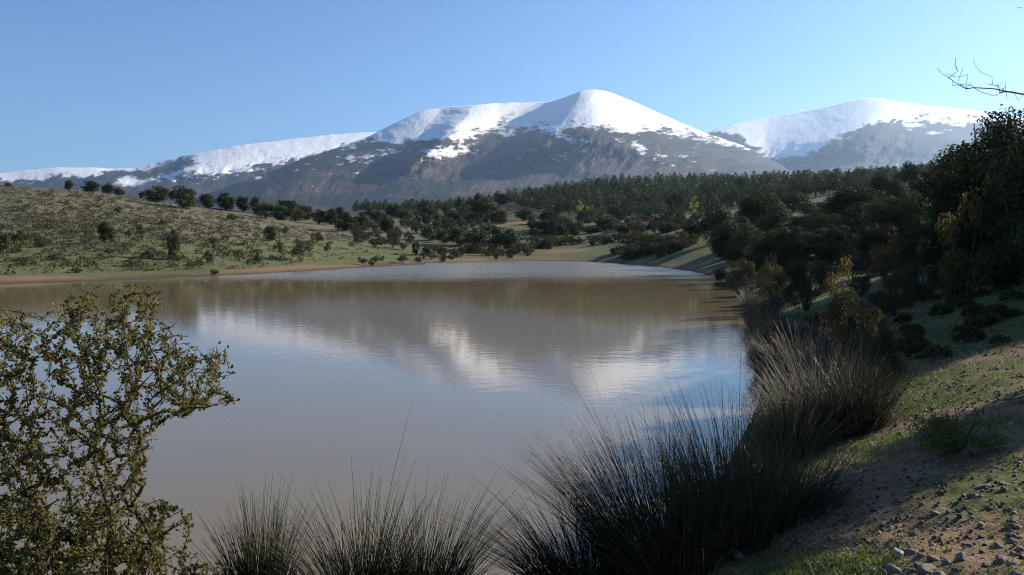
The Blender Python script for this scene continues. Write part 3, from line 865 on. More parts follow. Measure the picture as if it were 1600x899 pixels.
# ---- pines: about 280 singly, the rest of the wood as one mass
def ray_base(px, d): return float(pdir(px, 383)[0]) * d
rp = np.random.RandomState(5)
cand = []
for _ in range(5200):
    px = rp.uniform(555, 1530); d = rp.uniform(250, 560) ** 1.0
    lo = np.interp(px, [555, 700, 800, 860, 950, 1050, 1200, 1530], [470, 440, 400, 300, 285, 270, 260, 230])
    hi = np.interp(px, [555, 800, 1000, 1530], [620, 560, 560, 470])
    if d < lo or d > hi: continue
    cand.append((px, d))
keep = []
for px, d in sorted(cand, key=lambda q: q[1]):
    x = ray_base(px, d)
    if all((x - a) ** 2 + (d - b) ** 2 > 4.3 ** 2 for a, b, _ in keep[-260:]): keep.append((x, d, px))
# what one sees of the wood: its front edge and the trees that rise above those before them
KX = np.array([k[0] for k in keep]); KY = np.array([k[1] for k in keep]); KZ = ground(KX, KY)
KH = np.random.RandomState(6).uniform(3.4, 7.8, len(keep))
elev = (KZ + KH - CAMZ) / KY
horizon = np.full(1700, -1.0); score = np.zeros(len(keep))
for q in np.argsort(KY):
    c = int(np.clip(keep[q][2], 0, 1690)); hw = int(max(2, 1.3 / KY[q] * F))
    seg = horizon[max(0, c - hw):c + hw + 1]
    base = (KZ[q] - CAMZ) / KY[q]
    score[q] = np.clip(elev[q] - np.maximum(seg, base), 0, None).mean() * F * 2 * hw
    horizon[max(0, c - hw):c + hw + 1] = np.maximum(seg, elev[q] - 0.6 / KY[q])
order = np.argsort(-score)
single = set(order[:290].tolist())
rest = [q for q in range(len(keep)) if q not in single and score[q] > 0.02 or (q not in single and q % 3 == 0)]
for q in single:
    plant('pine', 'pine_tree', KX[q], KY[q], KH[q], 'young dark green pine in the plantation on the slope beyond the pond', 'tree', 'pines of the plantation beyond the pond', KH[q] * random.uniform(.58, .80), z=KZ[q] - .1)
for k_ in range(44):
    px_ = random.uniform(640, 1500); lo = np.interp(px_, [555, 700, 800, 860, 950, 1050, 1200, 1530], [470, 440, 400, 300, 285, 270, 260, 230]); d_ = lo + random.random() ** 1.6 * 150
    x_ = ray_base(px_, d_); h_ = random.uniform(5, 8.5)
    plant(random.choice(['oak_far', 'oak_far', 'green_far']), 'forest_oak', x_, d_, h_, 'rounder broadleaf crown standing among the plantation pines', 'tree', 'broadleaf trees among the pines', h_ * random.uniform(.8, 1.15))
bufs = Buf()
pm = [model_pine(s_, 150, 0.62) for s_ in (27, 28, 29)]
for q in rest:
    b_, (v, f), h, w = pm[q % 3]
    a = random.uniform(0, 6.28); s_ = KH[q] / h
    rot = np.array([[math.cos(a), -math.sin(a), 0], [math.sin(a), math.cos(a), 0], [0, 0, 1]])
    bufs.add((v * s_ * [1.3, 1.3, 1]) @ rot.T + [KX[q], KY[q], KZ[q]], f)
obj('pine_forest', bufs.mesh('pine_forest', M_PINE), kind='stuff', label='pines deeper in the plantation that read as one dark mass')
for px, d, hp, lab in [(905, 285, 26, 'pale yellow-green sapling bright among the dark pines, left of centre'), (918, 287, 17, 'small yellow-green sapling beside the brighter one among the pines'),
                       (1084, 262, 24, 'bright yellow-green sapling at the right of the pine plantation'), (1147, 240, 12, 'yellowish sapling beside the grey-crowned oak'),
                       (949, 300, 16, 'faint yellow sapling among the middle pines'), (1282, 300, 14, 'yellow-green sapling near the right forest skyline'), (922, 292, 14, 'slender pale sapling low among the pines')]:
    x = ray_base(px, d)
    plant('poplar', 'yellow_sapling', x, d, hp * 1.5 * d / F, lab, 'tree', 'yellow saplings among the pines', hp * .7 * d / F, z=gz(x, d) + 1.2 * 0)

# ---- holm oaks on the right bank
for px, ptop, d, wp, lab in [
        (1191, 293, 105, 82, 'grey-green domed holm oak, tallest behind the right bank'),
        (1118, 313, 120, 50, 'holm oak at the corner where the right bank meets the pines'),
        (1150, 341, 82, 66, 'dark holm oak standing right behind the reedy corner'),
        (1272, 318, 88, 72, 'holm oak with lit crown left of the dense dark oaks'),
        (1226, 350, 64, 100, 'wide black-shaded holm oak above the right shore'),
        (1325, 286, 78, 92, 'large dark holm oak in the middle of the right bank'),
        (1388, 274, 92, 80, 'holm oak with olive top behind the right bank oaks'),
        (1408, 300, 58, 100, 'dark holm oak left of the yellowing bush'),
        (1420, 255, 190, 34, 'holm oak sticking up on the right forest skyline'),
        (1465, 290, 105, 90, 'olive holm oak half hidden by the big right oak'),
        (1300, 352, 60, 84, 'low dark holm oak over the shore rushes'),
        (1368, 345, 50, 66, 'low shaded holm oak behind the bank bushes'),
        (1575, 178, 29, 200, 'biggest near holm oak, its crown rising at the right edge'),
        (1600, 186, 34, 235, 'dark holm oak crown closing the gap behind the biggest near oak'),
        (1612, 232, 22, 130, 'shaded holm oak cut by the right edge below the biggest crown'),
        (1520, 262, 42, 110, 'dark holm oak directly behind the yellowing bush'),
        (1240, 300, 170, 60, 'far holm oak between the domed oak and the pines'),
        (1345, 292, 150, 70, 'far olive-topped oak behind the large dark oak'),
        (1450, 270, 165, 60, 'pale green oak under the right forest skyline'),
        (1090, 345, 140, 40, 'small holm oak on the track at the far right corner'),
        (1500, 272, 130, 70, 'far oak glimpsed left of the biggest near oak'),
        (1175, 352, 72, 70, 'dark oak low over the waterline left of the wide black-shaded one'),
        (1260, 338, 74, 80, 'olive-lit oak between the domed oak and the large dark oak'),
        (1210, 330, 92, 70, 'dark oak directly below the domed grey-green oak'),
        (1290, 330, 68, 80, 'shaded oak left under the large dark oak'),
        (1355, 318, 66, 90, 'dark oak filling the gap right of the large dark oak'),
        (1440, 318, 66, 80, 'dark oak behind the small upright bush'),
        (1480, 330, 48, 80, 'shaded oak left behind the yellowing bush'),
        (1595, 300, 38, 110, 'black-shaded oak below the biggest crown'),
        (1450, 345, 40, 90, 'low black oak left of the yellowing bush'),
        (1640, 330, 24, 150, 'shadowed oak mostly beyond the right edge'),
        (1135, 352, 95, 56, 'round dark oak beside the earth track on the right bank'),
        (1310, 312, 110, 80, 'dull green oak peeping over the large dark oak')]:
    key = 'oak_near' if d < 115 else 'oak_far'
    top_px(key, 'holm_oak', px, ptop, d, lab, 'tree', 'holm oaks of the right bank', wp * 1.12)
for key, px, ptop, d, wp, lab in [
        ('autumn', 1512, 296, 22.5, 100, 'large yellowing bush in front of the big right oak'),
        ('bush_near', 1447, 366, 36, 48, 'small upright bush below the yellowing bush'),
        ('bush_near', 1385, 372, 34, 60, 'dark bush in the shade behind the bank'),
        ('bush_near', 1342, 440, 15, 120, 'dense dark bush on the bank beside the rushes'),
        ('autumn', 1318, 398, 21, 64, 'loose twiggy bush with pale leaves above the rushes'),
        ('bush_near', 1370, 492, 12.5, 90, 'low olive bush in front of the dense dark bush'),
        ('bush_near', 1262, 392, 30, 80, 'shaded bush at the water edge beyond the rushes'),
        ('bush_near', 1212, 402, 34, 60, 'dark bush on the right shore above pale rushes'),
        ('bush_near', 1420, 400, 27, 60, 'shadowed bush at the edge of the dark grass'),
        ('bush_near', 1570, 385, 26, 100, 'black-shaded bush under the biggest oak'), ('bush_near', 1500, 388, 25, 80, 'dark rounded bush at the top of the shaded grass'), ('bush_near', 1445, 396, 24, 70, 'dark bush left of the rounded one above the shaded grass'), ('bush_near', 1400, 410, 22, 70, 'low black bush where the bank meets the shaded grass'),
        ('bush_near', 1160, 398, 55, 50, 'bush behind the reddish reeds at the shore corner'),
        ('bush_brown', 1204, 388, 44, 24, 'rust-coloured bush glowing in the shade on the right shore')]:
    top_px(key, 'bank_bush', px, ptop, d, lab, 'bush', 'bushes of the right bank', wp)
rb = np.random.RandomState(133)
for p in hits(*sample_px([(1150, 412), (1250, 425), (1330, 440), (1420, 445), (1405, 525), (1340, 560), (1255, 525), (1190, 468)], 26, 134).T):
    if np.isnan(p[0]) or lake_sd(p[0], p[1]) < 0.5: continue
    hp = rb.uniform(20, 44)
    plant('bush_near' if rb.rand() < .88 else 'bush_brown', 'shore_bush', p[0], p[1], hp * p[1] / F, 'dark bush crowding the right shore between oaks and rushes', 'bush', 'bushes crowding the right shore', hp * rb.uniform(1.1, 1.7) * p[1] / F)
rb = np.random.RandomState(123)
for p in hits(*sample_px([(1185, 398), (1300, 385), (1480, 385), (1600, 390), (1600, 425), (1480, 418), (1400, 425), (1340, 448), (1250, 440)], 32, 124).T):
    if np.isnan(p[0]) or lake_sd(p[0], p[1]) < 0.8: continue
    hp = rb.uniform(18, 42)
    plant('bush_near' if rb.rand() < .8 else 'bush_brown', 'undergrowth_bush', p[0], p[1], hp * p[1] / F, 'shaded undergrowth bush beneath the oaks of the right bank', 'bush', 'undergrowth beneath the right bank oaks', hp * rb.uniform(1.0, 1.8) * p[1] / F)
e = by_px('bush_green', 'low_shrub', 1492, 705, 88, 'low dark green cushion shrub growing on the stony path edge', 'shrub', None, 160)

# trees just outside the picture on the right: they throw the shade on the bank
for x, y, h, w, lab in [(13.3, 16.9, 4.2, 3.4, 'holm oak right of the path shading the bank'), (23.5, 25.5, 6.5, 6.4, 'wide holm oak right of the big oak shading the grass'), (19.5, 20.5, 5.0, 5.0, 'holm oak by the path shading the slope'),
                        (30, 34, 6.5, 6.5, 'holm oak uphill from the big right oak'), (18.7, 24.2, 5.6, 4.6, 'holm oak beside the dark grass outside the right edge'), (22.2, 29.0, 6.0, 5.0, 'holm oak right beside the biggest near oak'), (8.45, 9.5, 5.6, 1.8, 'narrow holm oak next to the bare tree')]:
    plant('oak_near', 'holm_oak', x, y, h, lab, 'tree', 'holm oaks shading the path', w)

# ------------------------------------------------------------------ scrub on the hillside
def cushion(rng, n, w, h, size):
    U = unit(rng, n); U[:, 2] = np.abs(U[:, 2])
    q = rng.uniform(0.6, 1.0, n)[:, None]
    C = U * q * np.array([w / 2, w / 2, h])
    L = size * rng.uniform(.6, 1.3, n)
    return leaf_quads(C, U + unit(rng, n) * .7, unit(rng, n), L, L * .6)
rng = np.random.RandomState(91)
pp = sample_px([(-60, 296), (0, 292), (120, 300), (230, 312), (420, 345), (560, 372), (640, 398), (520, 410), (400, 420), (200, 425), (-60, 432)], 8000, 92)
H = hits(pp[:, 0], pp[:, 1]); H = H[~np.isnan(H[:, 0])]
up = sstep(1.5, 7.5, H[:, 2])
H = H[rng.rand(len(H)) < 0.16 + 0.84 * up]
b = Buf(); proto = [cushion(np.random.RandomState(200 + k), 22, 1.0, 0.55, 0.34) for k in range(8)]
for k, p in enumerate(H):
    v, f = proto[k % 8]; a = rng.uniform(0, 6.28); s_ = rng.uniform(0.30, 0.85) * (0.75 + p[1] / 400)
    rot = np.array([[math.cos(a), -math.sin(a), 0], [math.sin(a), math.cos(a), 0], [0, 0, 1]])
    b.add((v * [s_, s_, s_ * rng.uniform(.4, 1.1)]) @ rot.T + p, f)
obj('hillside_scrub', b.mesh('hillside_scrub', M_SCRUB), kind='stuff', label='low olive-brown scrub cushions covering the left hillside')
cm = [mesh_np('cushion_shrub', *cushion(np.random.RandomState(300 + k), 240, 1.0, 0.62, 0.13), M_SCRUB) for k in range(6)]
pp = sample_px([(-10, 300), (130, 306), (280, 330), (420, 352), (560, 378), (620, 398), (500, 408), (300, 418), (-10, 420)], 170, 95)
for p in hits(pp[:, 0], pp[:, 1]):
    if np.isnan(p[0]): continue
    o = obj('cushion_shrub', cm[random.randrange(6)], None, p, label='low dull cushion shrub among the scrub of the left hillside', cat='shrub', group='cushion shrubs on the left hillside')
    s_ = random.uniform(0.7, 1.5); o.scale = (s_, s_, s_ * random.uniform(.6, 1.0)); o.rotation_euler = (0, 0, random.uniform(0, 6.28))

tm = [mesh_np('grass_tuft', *cushion(np.random.RandomState(340 + k), 420, 1.0, 0.75, 0.16), M_BUSH) for k in range(4)]
for p in hits(*sample_px([(1405, 445), (1480, 425), (1600, 425), (1600, 545), (1480, 560), (1410, 560)], 46, 141).T):
    if np.isnan(p[0]): continue
    o = obj('grass_tuft', tm[random.randrange(4)], None, p, label='low shaded tuft growing on the grassy slope of the right bank', cat='tuft', group='tufts on the shaded right slope')
    s_ = random.uniform(0.22, 0.6); o.scale = (s_, s_, s_ * random.uniform(.5, .9)); o.rotation_euler = (0, 0, random.uniform(0, 6.28))

# ------------------------------------------------------------------ rush clumps
def stems(rng, n, h, r0, lean, radius, curl=0.35, segs=6, sides=3, center=(0, 0), bias=(0, 0)):
    """n tapering stems from a tussock of radius r0"""
    a = rng.uniform(0, 2 * math.pi, n); q = np.sqrt(rng.rand(n)) * r0
    base = np.stack([np.cos(a) * q + center[0], np.sin(a) * q + center[1], np.full(n, -0.05)], 1)
    L = h * rng.uniform(0.25, 1.0, n) ** 0.8 * (1.0 - 0.25 * q / (r0 + 1e-6))
    ln = lean * (0.15 + 0.95 * q / (r0 + 1e-6)) * rng.uniform(0.5, 1.35, n)
    az_ = a + rng.normal(0, 0.5, n)
    dx = np.cos(az_) * ln + bias[0] + rng.normal(0, .06, n); dy = np.sin(az_) * ln + bias[1] + rng.normal(0, .06, n)
    t = np.linspace(0, 1, segs)
    droop = curl * rng.uniform(0.2, 1.5, n) * ln
    X = base[:, None, 0] + dx[:, None] * L[:, None] * (t + 0.6 * t ** 2)[None]
    Y = base[:, None, 1] + dy[:, None] * L[:, None] * (t + 0.6 * t ** 2)[None]
    Z = base[:, None, 2] + L[:, None] * (t[None] - droop[:, None] * 0.9 * t[None] ** 2.2) * (1 - 0.22 * ln[:, None] ** 2)
    kk = np.where(rng.rand(n) < 0.10)[0]
    for q_ in kk:
        c_ = rng.randint(2, segs - 1); az2 = rng.uniform(0, 6.28); dl = L[q_] * rng.uniform(.10, .16); dn = rng.uniform(-.6, .5)
        for c2 in range(c_ + 1, segs):
            X[q_, c2] = X[q_, c_] + math.cos(az2) * dl * (c2 - c_); Y[q_, c2] = Y[q_, c_] + math.sin(az2) * dl * (c2 - c_); Z[q_, c2] = Z[q_, c_] + dn * dl * (c2 - c_)
    P = np.stack([X, Y, Z], -1)
    rad = radius * rng.uniform(.7, 1.25, n)[:, None] * (1 - 0.82 * t ** 1.5)[None]
    th = np.arange(sides) / sides * 2 * math.pi
    ring = P[:, :, None, :] + rad[:, :, None, None] * np.stack([np.cos(th), np.sin(th), 0 * th], -1)[None, None]
    v = ring.reshape(-1, 3)
    k = np.arange(n)[:, None, None] * segs * sides; i = np.arange(segs - 1)[None, :, None] * sides; j = np.arange(sides)[None, None, :]; j2 = (j + 1) % sides
    f = np.stack([k + i + j, k + i + j2, k + i + sides + j2, k + i + sides + j], -1).reshape(-1, 4)
    return v, np.concatenate([f[:, [0, 1, 2]], f[:, [0, 2, 3]]])

def rush_model(seed, ng, nd, h, r0, lean, rad, bias=(0, 0), dry=0.75):
    r = np.random.RandomState(seed)
    vg, fg = stems(r, ng, h, r0, lean, rad, bias=bias)
    vd, fd = stems(r, int(nd * 1.6), h * dry, r0 * 1.1, lean * (1.5 if dry < 0.9 else 1.15), rad * 0.9, 0.7, bias=bias)
    return mesh_np('rush_stems', vg, fg, M_RUSH), mesh_np('dry_stems', vd, fd, M_RUSHDRY)

def rush(name, x, y, models, s, label, group, nsingle=0, h=1.3, lean=.5, seed=0, bias=(0, 0), r0=.3):
    e = obj(name, None, None, (x, y, gz(x, y) - 0.02), label=label, cat='rushes', group=group)
    e.scale = (s, s, s); e.rotation_euler = (0, 0, 0 if nsingle else random.uniform(0, 6.28))
    g, d = models
    o = obj('green_stems', g, e, kind='stuff'); o = obj('dry_stems', d, e, kind='stuff')
    r = np.random.RandomState(900 + seed)
    for k in range(nsingle):
        v, f = stems(r, 1, h * (r.uniform(1.0, 1.2) if k % 5 else r.uniform(1.25, 1.5)), r0, lean * 1.1, 0.0035, segs=9, sides=5, bias=bias)
        obj('stem', mesh_np('stem', v, f, M_RUSH, True), e)
    return e

# the near tussocks, each its own growth
near = [  # px, d, height, tussock radius, lean, green, dry, bias
    (398, 5.3, 0.98, 0.16, 0.24, 420, 40, (-0.02, 0), 'slender dark rush tussock right of the leafy rose bush', 22),
    (560, 5.2, 1.12, 0.24, 0.40, 420, 40, (-0.06, 0), 'fan-shaped dark rush tussock in the middle of the near shore', 34),
    (660, 5.3, 1.00, 0.22, 0.33, 330, 30, (0.10, 0), 'open rush tussock with long arching stems on the near shore', 26),
    (905, 5.4, 0.90, 0.30, 0.50, 520, 60, (-0.24, 0), 'low rush tussock spilling left over the water', 26),
    (1040, 5.4, 1.46, 0.34, 0.34, 900, 80, (-0.18, 0.05), 'tall dark rush tussock leaning left against the mirrored snow', 40),
    (1150, 5.9, 1.42, 0.36, 0.26, 900, 100, (-0.08, 0.05), 'tallest dense rush tussock right of the leaning one', 36),
    (1235, 6.3, 0.95, 0.32, 0.36, 650, 180, (0.02, 0), 'shaggy half dry rush tussock at the path edge', 20),
]
for k, (px, d, h, r0, ln, ng, nd, bi, lab, ns) in enumerate(near):
    mod = rush_model(500 + k, ng, nd, h, r0, ln, 0.0036, bi)
    rush('rush_tussock', ray_base(px, d), d, mod, 1.0, lab, 'rush tussocks of the near shore', ns, h, ln, k, bi, r0)
far_models = [rush_model(600 + k, 620, 160, 1.25, 0.26, 0.30, 0.0044) for k in range(3)]
pale_models = [rush_model(620 + k, 380, 460, 1.25, 0.27, 0.34, 0.0046, dry=1.08) for k in range(3)]
for k, (px, ptop, d, pale, lab) in enumerate([
        (1285, 500, 9.4, 1, 'pale sunlit rush tussock on the shore above the dark clumps'),
        (1345, 528, 9.1, 0, 'green rush tussock at the grassy edge of the path'),
        (1238, 590, 8.9, 1, 'short pale rushes by the mirrored sky'),
        (1262, 474, 14.0, 1, 'whitish rush tussock in front of the dense dark bush'),
        (1222, 452, 21.0, 1, 'fluffy pale rush tussock midway along the right shore'),
        (1200, 474, 18.5, 0, 'dark rush tussock dipping into the pond'),
        (1182, 452, 24, 1, 'greyish rush tussock leaning over brown water'),
        (1170, 440, 29, 1, 'pale rushes at the water below the black-shaded oak'),
        (1200, 432, 30, 1, 'dry rush tussock before the rust-coloured bush'),
        (1162, 430, 37, 0, 'rushes on the waterline near the shore corner'),
        (1150, 420, 46, 1, 'reddish dry reeds at the shore corner'),
        (1125, 414, 58, 1, 'short dry reeds left of the reddish ones'),
        (1108, 411, 70, 1, 'last dry reeds along the far right waterline'),
        (1290, 452, 17, 0, 'green rush tussock behind the whitish one'),
        (1305, 500, 11.5, 1, 'faded rushes beside the dense dark bush')]):
    x = ray_base(px, d)
    tries = 0
    while lake_sd(np.array([x]), np.array([d]))[0] < 0.15 and tries < 60: x += 0.1; tries += 1
    z = gz(x, d); h = CAMZ + float(pdir(px, ptop)[2]) * d - z
    rush('rush_tussock', x, d, (pale_models if pale else far_models)[k % 3], max(0.55, min(h / 1.05, 1.15)), lab, 'rush tussocks of the right shore')

# ------------------------------------------------------------------ leafy bush at the left and the bare tree at the right
def grow(rng, roots, targets, r_tip, r_exp=2.3, wig=0.05, step=0.12):
    """joins every target to the nearest branch; returns the node list, parents and radii"""
    A = np.zeros((120000, 3)); n = len(roots[0]); A[:n] = np.array(roots[0]); par = list(roots[1])
    tips = []
    for T in sorted(targets, key=lambda q: np.linalg.norm(q - A[0])):
        dv = T - A[:n]; dist = np.sqrt((dv * dv).sum(1))
        pen = dist + 0.55 * np.maximum(0, A[:n, 2] - T[2] + 0.05)
        k = int(np.argmin(pen)); p = k; cur = A[k].copy(); L = dist[k]
        m_ = max(1, int(L / step)); off = rng.normal(0, wig, 3) * L * 2
        for i in range(1, m_ + 1):
            t = i / m_
            A[n] = cur + (T - cur) * t + off * math.sin(t * math.pi) + rng.normal(0, wig * .15, 3); par.append(p); p = n; n += 1
        tips.append(p)
    N = [A[i] for i in range(n)]
    n = len(N); cnt = np.zeros(n)
    child = [[] for _ in range(n)]
    for i, p in enumerate(par):
        if p >= 0: child[p].append(i)
    rad = np.zeros(n)
    for i in range(n - 1, -1, -1):
        rad[i] = max(r_tip, sum(rad[c] ** r_exp for c in child[i]) ** (1 / r_exp)) if child[i] else r_tip
    return N, par, rad, child, tips

def skin(N, par, rad, child, split=None, sides=5, big=0.0):
    """tubes along the branches; returns buffers keyed by split(node)"""
    bufs = {}
    for i, p in enumerate(par):
        if p >= 0 and child[p] and child[p][0] != i and True or (p >= 0 and par[p] < 0):
            chain = [p, i]
        elif p < 0:
            continue
        else:
            continue
        while child[chain[-1]]: chain.append(child[chain[-1]][0])
        key = split(chain[1]) if split else 0
        r = np.array([rad[c] for c in chain]); r[0] = min(r[0], r[1] * 1.15)
        tube(bufs.setdefault(key, Buf()), [N[c] for c in chain], r, sides if r[0] > 0.004 else 4)
    return bufs

def leafy_bush(name, label, cat, group, base, nstem, env, nt, seed, leafL, nleaf, mleaf, r_tip=0.0023, single=0, depth=(3.9, 5.0), wig=.10):
    rng = np.random.RandomState(seed)
    N = []; par = []
    bx, by = base; bz = gz(bx, by)
    tg = []
    P = sample_px(env, nt, seed + 1)
    for (px, py) in P:
        d = rng.uniform(*depth); q = pt(px, py, d)
        if q[2] > gz(q[0], q[1]) + 0.04: tg.append(q)
    # main stems fan out from the foot
    for k in range(nstem):
        a = rng.uniform(0, 6.28); q0 = np.array([bx + 0.16 * math.cos(a), by + 0.16 * math.sin(a), bz - 0.05])
        T = tg[rng.randint(len(tg))]; T = q0 + (T - q0) * 0.65; T[2] = max(T[2], bz + 0.4)
        m_ = 9; off = rng.normal(0, .10, 3); p = -1
        for i in range(m_):
            t = i / (m_ - 1)
            N.append(q0 + (T - q0) * t + off * math.sin(t * math.pi) + rng.normal(0, .012, 3)); par.append(p); p = len(N) - 1
    N, par, rad, child, tips = grow(rng, (N, par), tg, r_tip, 2.6, wig, 0.05)
    root_of = [0] * len(N)
    for i, p in enumerate(par): root_of[i] = i if p < 0 else root_of[p]
    e = obj(name, None, None, (bx, by, bz), label=label, cat=cat, group=group)
    off = np.array([bx, by, bz])
    N = [q - off for q in N]
    for key, b in skin(N, par, rad, child, lambda i: root_of[i]).items():
        obj('stem', b.mesh('stem', M_TWIG, True), e)
    # leaves along the thin twigs
    C = []; D = []
    for t in tips:
        c = t; k = 0
        while c >= 0 and k < 4 and par[c] >= 0:
            for _ in range(nleaf):
                a = N[c] + (N[par[c]] - N[c]) * rng.rand(); ax = N[c] - N[par[c]]; ax = ax / (np.linalg.norm(ax) + 1e-6)
                C.append(a + rng.normal(0, .008, 3)); D.append(ax * 0.5 + unit(rng, 1)[0] + [0, 0, 0.15])
            c = par[c]; k += 1
    C = np.array(C); D = np.array(D); L = leafL * rng.uniform(.4, 1.4, len(C))
    U = unit(rng, len(C))
    near_ = np.argsort(C[:, 1] * 1.0 - 0.4 * C[:, 0])
    near_ = near_[:int(len(near_) * 0.6)]
    pick = set(rng.choice(near_, min(single, len(near_)), replace=False).tolist()) if single else set()
    rest_ = np.array([i for i in range(len(C)) if i not in pick])
    def leaves(ii):
        """broad leaves of six faces with a fold along the middle"""
        c, d, l, u = C[ii], D[ii], L[ii][:, None], U[ii]
        d = d / np.linalg.norm(d, axis=1)[:, None]; u = u - (u * d).sum(1)[:, None] * d; u /= np.linalg.norm(u, axis=1)[:, None]
        n_ = np.cross(d, u)
        pts = [c, c + d * l * .35 + u * l * .30 + n_ * l * .10, c + d * l * .72 + u * l * .24 + n_ * l * .06, c + d * l - n_ * l * .10, c + d * l * .72 - u * l * .24 + n_ * l * .06, c + d * l * .35 - u * l * .30 + n_ * l * .10, c + d * l * .5]
        v = np.stack(pts, 1).reshape(-1, 3); b_ = np.arange(len(ii))[:, None] * 7
        return v, np.concatenate([b_ + [0, 1, 6], b_ + [1, 2, 6], b_ + [2, 3, 6], b_ + [3, 4, 6], b_ + [4, 5, 6], b_ + [5, 0, 6]])
    v, f = leaves(rest_)
    obj('foliage', mesh_np('foliage', v, f, mleaf), e, kind='stuff')
    for i in pick:
        v, f = leaves(np.array([i])); o_ = v[0].copy()
        o = obj('leaf', mesh_np('leaf', v - o_, f, mleaf), e, o_)
    return e

leafy_bush('rose_bush', 'tall leafy bush with yellowing and reddish leaves at the left edge', 'bush', None, (-2.55, 4.5), 13,
           [(-120, 520), (0, 478), (70, 490), (120, 450), (180, 438), (230, 445), (268, 470), (240, 500), (300, 520), (358, 548), (350, 625), (310, 645), (262, 640), (235, 690), (240, 740), (215, 790), (250, 840), (240, 940), (-120, 940)],
           1900, 21, 0.0205, 5, M_ROSE, single=240, depth=(4.0, 5.0))
leafy_bush('bramble', 'low tangled bramble spreading along the bottom left corner', 'bush', None, (-1.9, 4.25), 8,
           [(-60, 800), (60, 770), (150, 790), (230, 770), (300, 800), (290, 860), (350, 899), (330, 960), (-60, 960)],
           650, 25, 0.022, 5, M_ROSE, single=60, depth=(3.8, 4.6))

# bare tree: trunk outside the picture, one branch reaching in at the upper right
rng = np.random.RandomState(77)
bx, by = 8.3, 8.3; bz = gz(bx, by)
N = []; par = []
for i in range(12):
    t = i / 11; N.append(np.array([bx - 0.5 * t + .1 * math.sin(5 * t), by - .1 * t, bz - .1 + 5.6 * t])); par.append(i - 1)
tg = []
for _ in range(90):
    a = rng.uniform(0, 6.28); q = rng.uniform(.3, 1.3); tg.append(np.array([bx + .6 + math.cos(a) * q, by + math.sin(a) * q, bz + rng.uniform(3.0, 7.2)]))
tg = [q for q in tg if q[0] / q[1] > 0.70]
k0 = 9
chain = [pt(1800, 185, 8.4), pt(1755, 172, 8.45), pt(1710, 163, 8.5), pt(1670, 158, 8.5), pt(1630, 153, 8.5), pt(1600, 149, 8.5), pt(1575, 144, 8.45), pt(1550, 141, 8.45), pt(1525, 138, 8.4), pt(1508, 135, 8.4), pt(1495, 128, 8.4), pt(1484, 121, 8.35), pt(1472, 112, 8.3), pt(1460, 105, 8.3)]
p = k0
for q in chain:
    N.append(q + rng.normal(0, .012, 3)); par.append(p); p = len(N) - 1
chain2 = [pt(1720, 60, 8.8), pt(1680, 35, 8.8), pt(1640, 20, 8.85), pt(1608, 14, 8.9), pt(1588, 11, 8.9)]
p = 11
for q in chain2:
    N.append(q + rng.normal(0, .012, 3)); par.append(p); p = len(N) - 1
extra = []
for _ in range(46):
    t = rng.rand(); cx = 1478 + t * 150; cy = np.interp(cx, [1460, 1508, 1550, 1600, 1650], [105, 135, 141, 149, 155])
    extra.append(pt(cx + rng.normal(0, 8), cy - rng.exponential(9) * (1 if rng.rand() < .75 else -.7), 8.4 + rng.normal(0, .12)))
for q in [(1524, 104), (1532, 112), (1512, 116), (1570, 126)]: extra.append(pt(q[0], q[1], 8.45))
allN, allp, rad, child, tips = grow(rng, (N, par), tg + extra, 0.0022, 2.35, 0.015, 0.06)
e = obj('bare_tree', None, None, (bx, by, bz), label='leafless tree whose thin twiggy branch reaches in at upper right', cat='tree')
off = np.array([bx, by, bz]); allN = [q - off for q in allN]
sk = skin(allN, allp, rad * 1.0, child, lambda i: 0 if i < 12 else 1, 6)
for key, b in sk.items():
    obj('trunk' if key == 0 else 'branch', b.mesh('trunk', M_GREYBARK, True), e)

# ------------------------------------------------------------------ stones, gravel and grass of the path
def stone_mesh(seed, sub=3):
    import bmesh
    r = np.random.RandomState(seed)
    bm = bmesh.new(); bmesh.ops.create_icosphere(bm, subdivisions=sub, radius=1.0)
    fl = [(unit(r, 1)[0], r.uniform(.48, .82)) for _ in range(14)]
    sc = np.array([1.0, r.uniform(.65, .9), r.uniform(.45, .7)])
    for v in bm.verts:
        p = np.array(v.co)
        for nrm, dd in fl:
            q = p @ nrm
            if q > dd: p = p - nrm * (q - dd) * 0.97
        p = p * (1 + 0.05 * math.sin(p[0] * 5 + seed) * math.cos(p[1] * 4)) * sc
        v.co = p
    me = bpy.data.meshes.new('stone'); bm.to_mesh(me); bm.free()
    for p in me.polygons: p.use_smooth = True
    me.materials.append(M_STONE)
    return me
SM = [stone_mesh(700 + k) for k in range(7)]
PALE = stone_mesh(711); PALE.materials.clear(); PALE.materials.append(M_PALESTONE)
def stone(x, y, s, label, group=None, sink=0.42):
    o = obj('stone', SM[random.randrange(7)], None, (x, y, gz(x, y) + s * (0.5 - sink) * 0.6), label=label, cat='stone', group=group)
    if 'white' in label or 'pale' in label:
        o.data = PALE
    o.scale = (s * random.uniform(.8, 1.2), s * random.uniform(.8, 1.1), s * random.uniform(.7, 1.1)); o.rotation_euler = (random.uniform(-.3, .3), random.uniform(-.3, .3), random.uniform(0, 6.28))
    return o
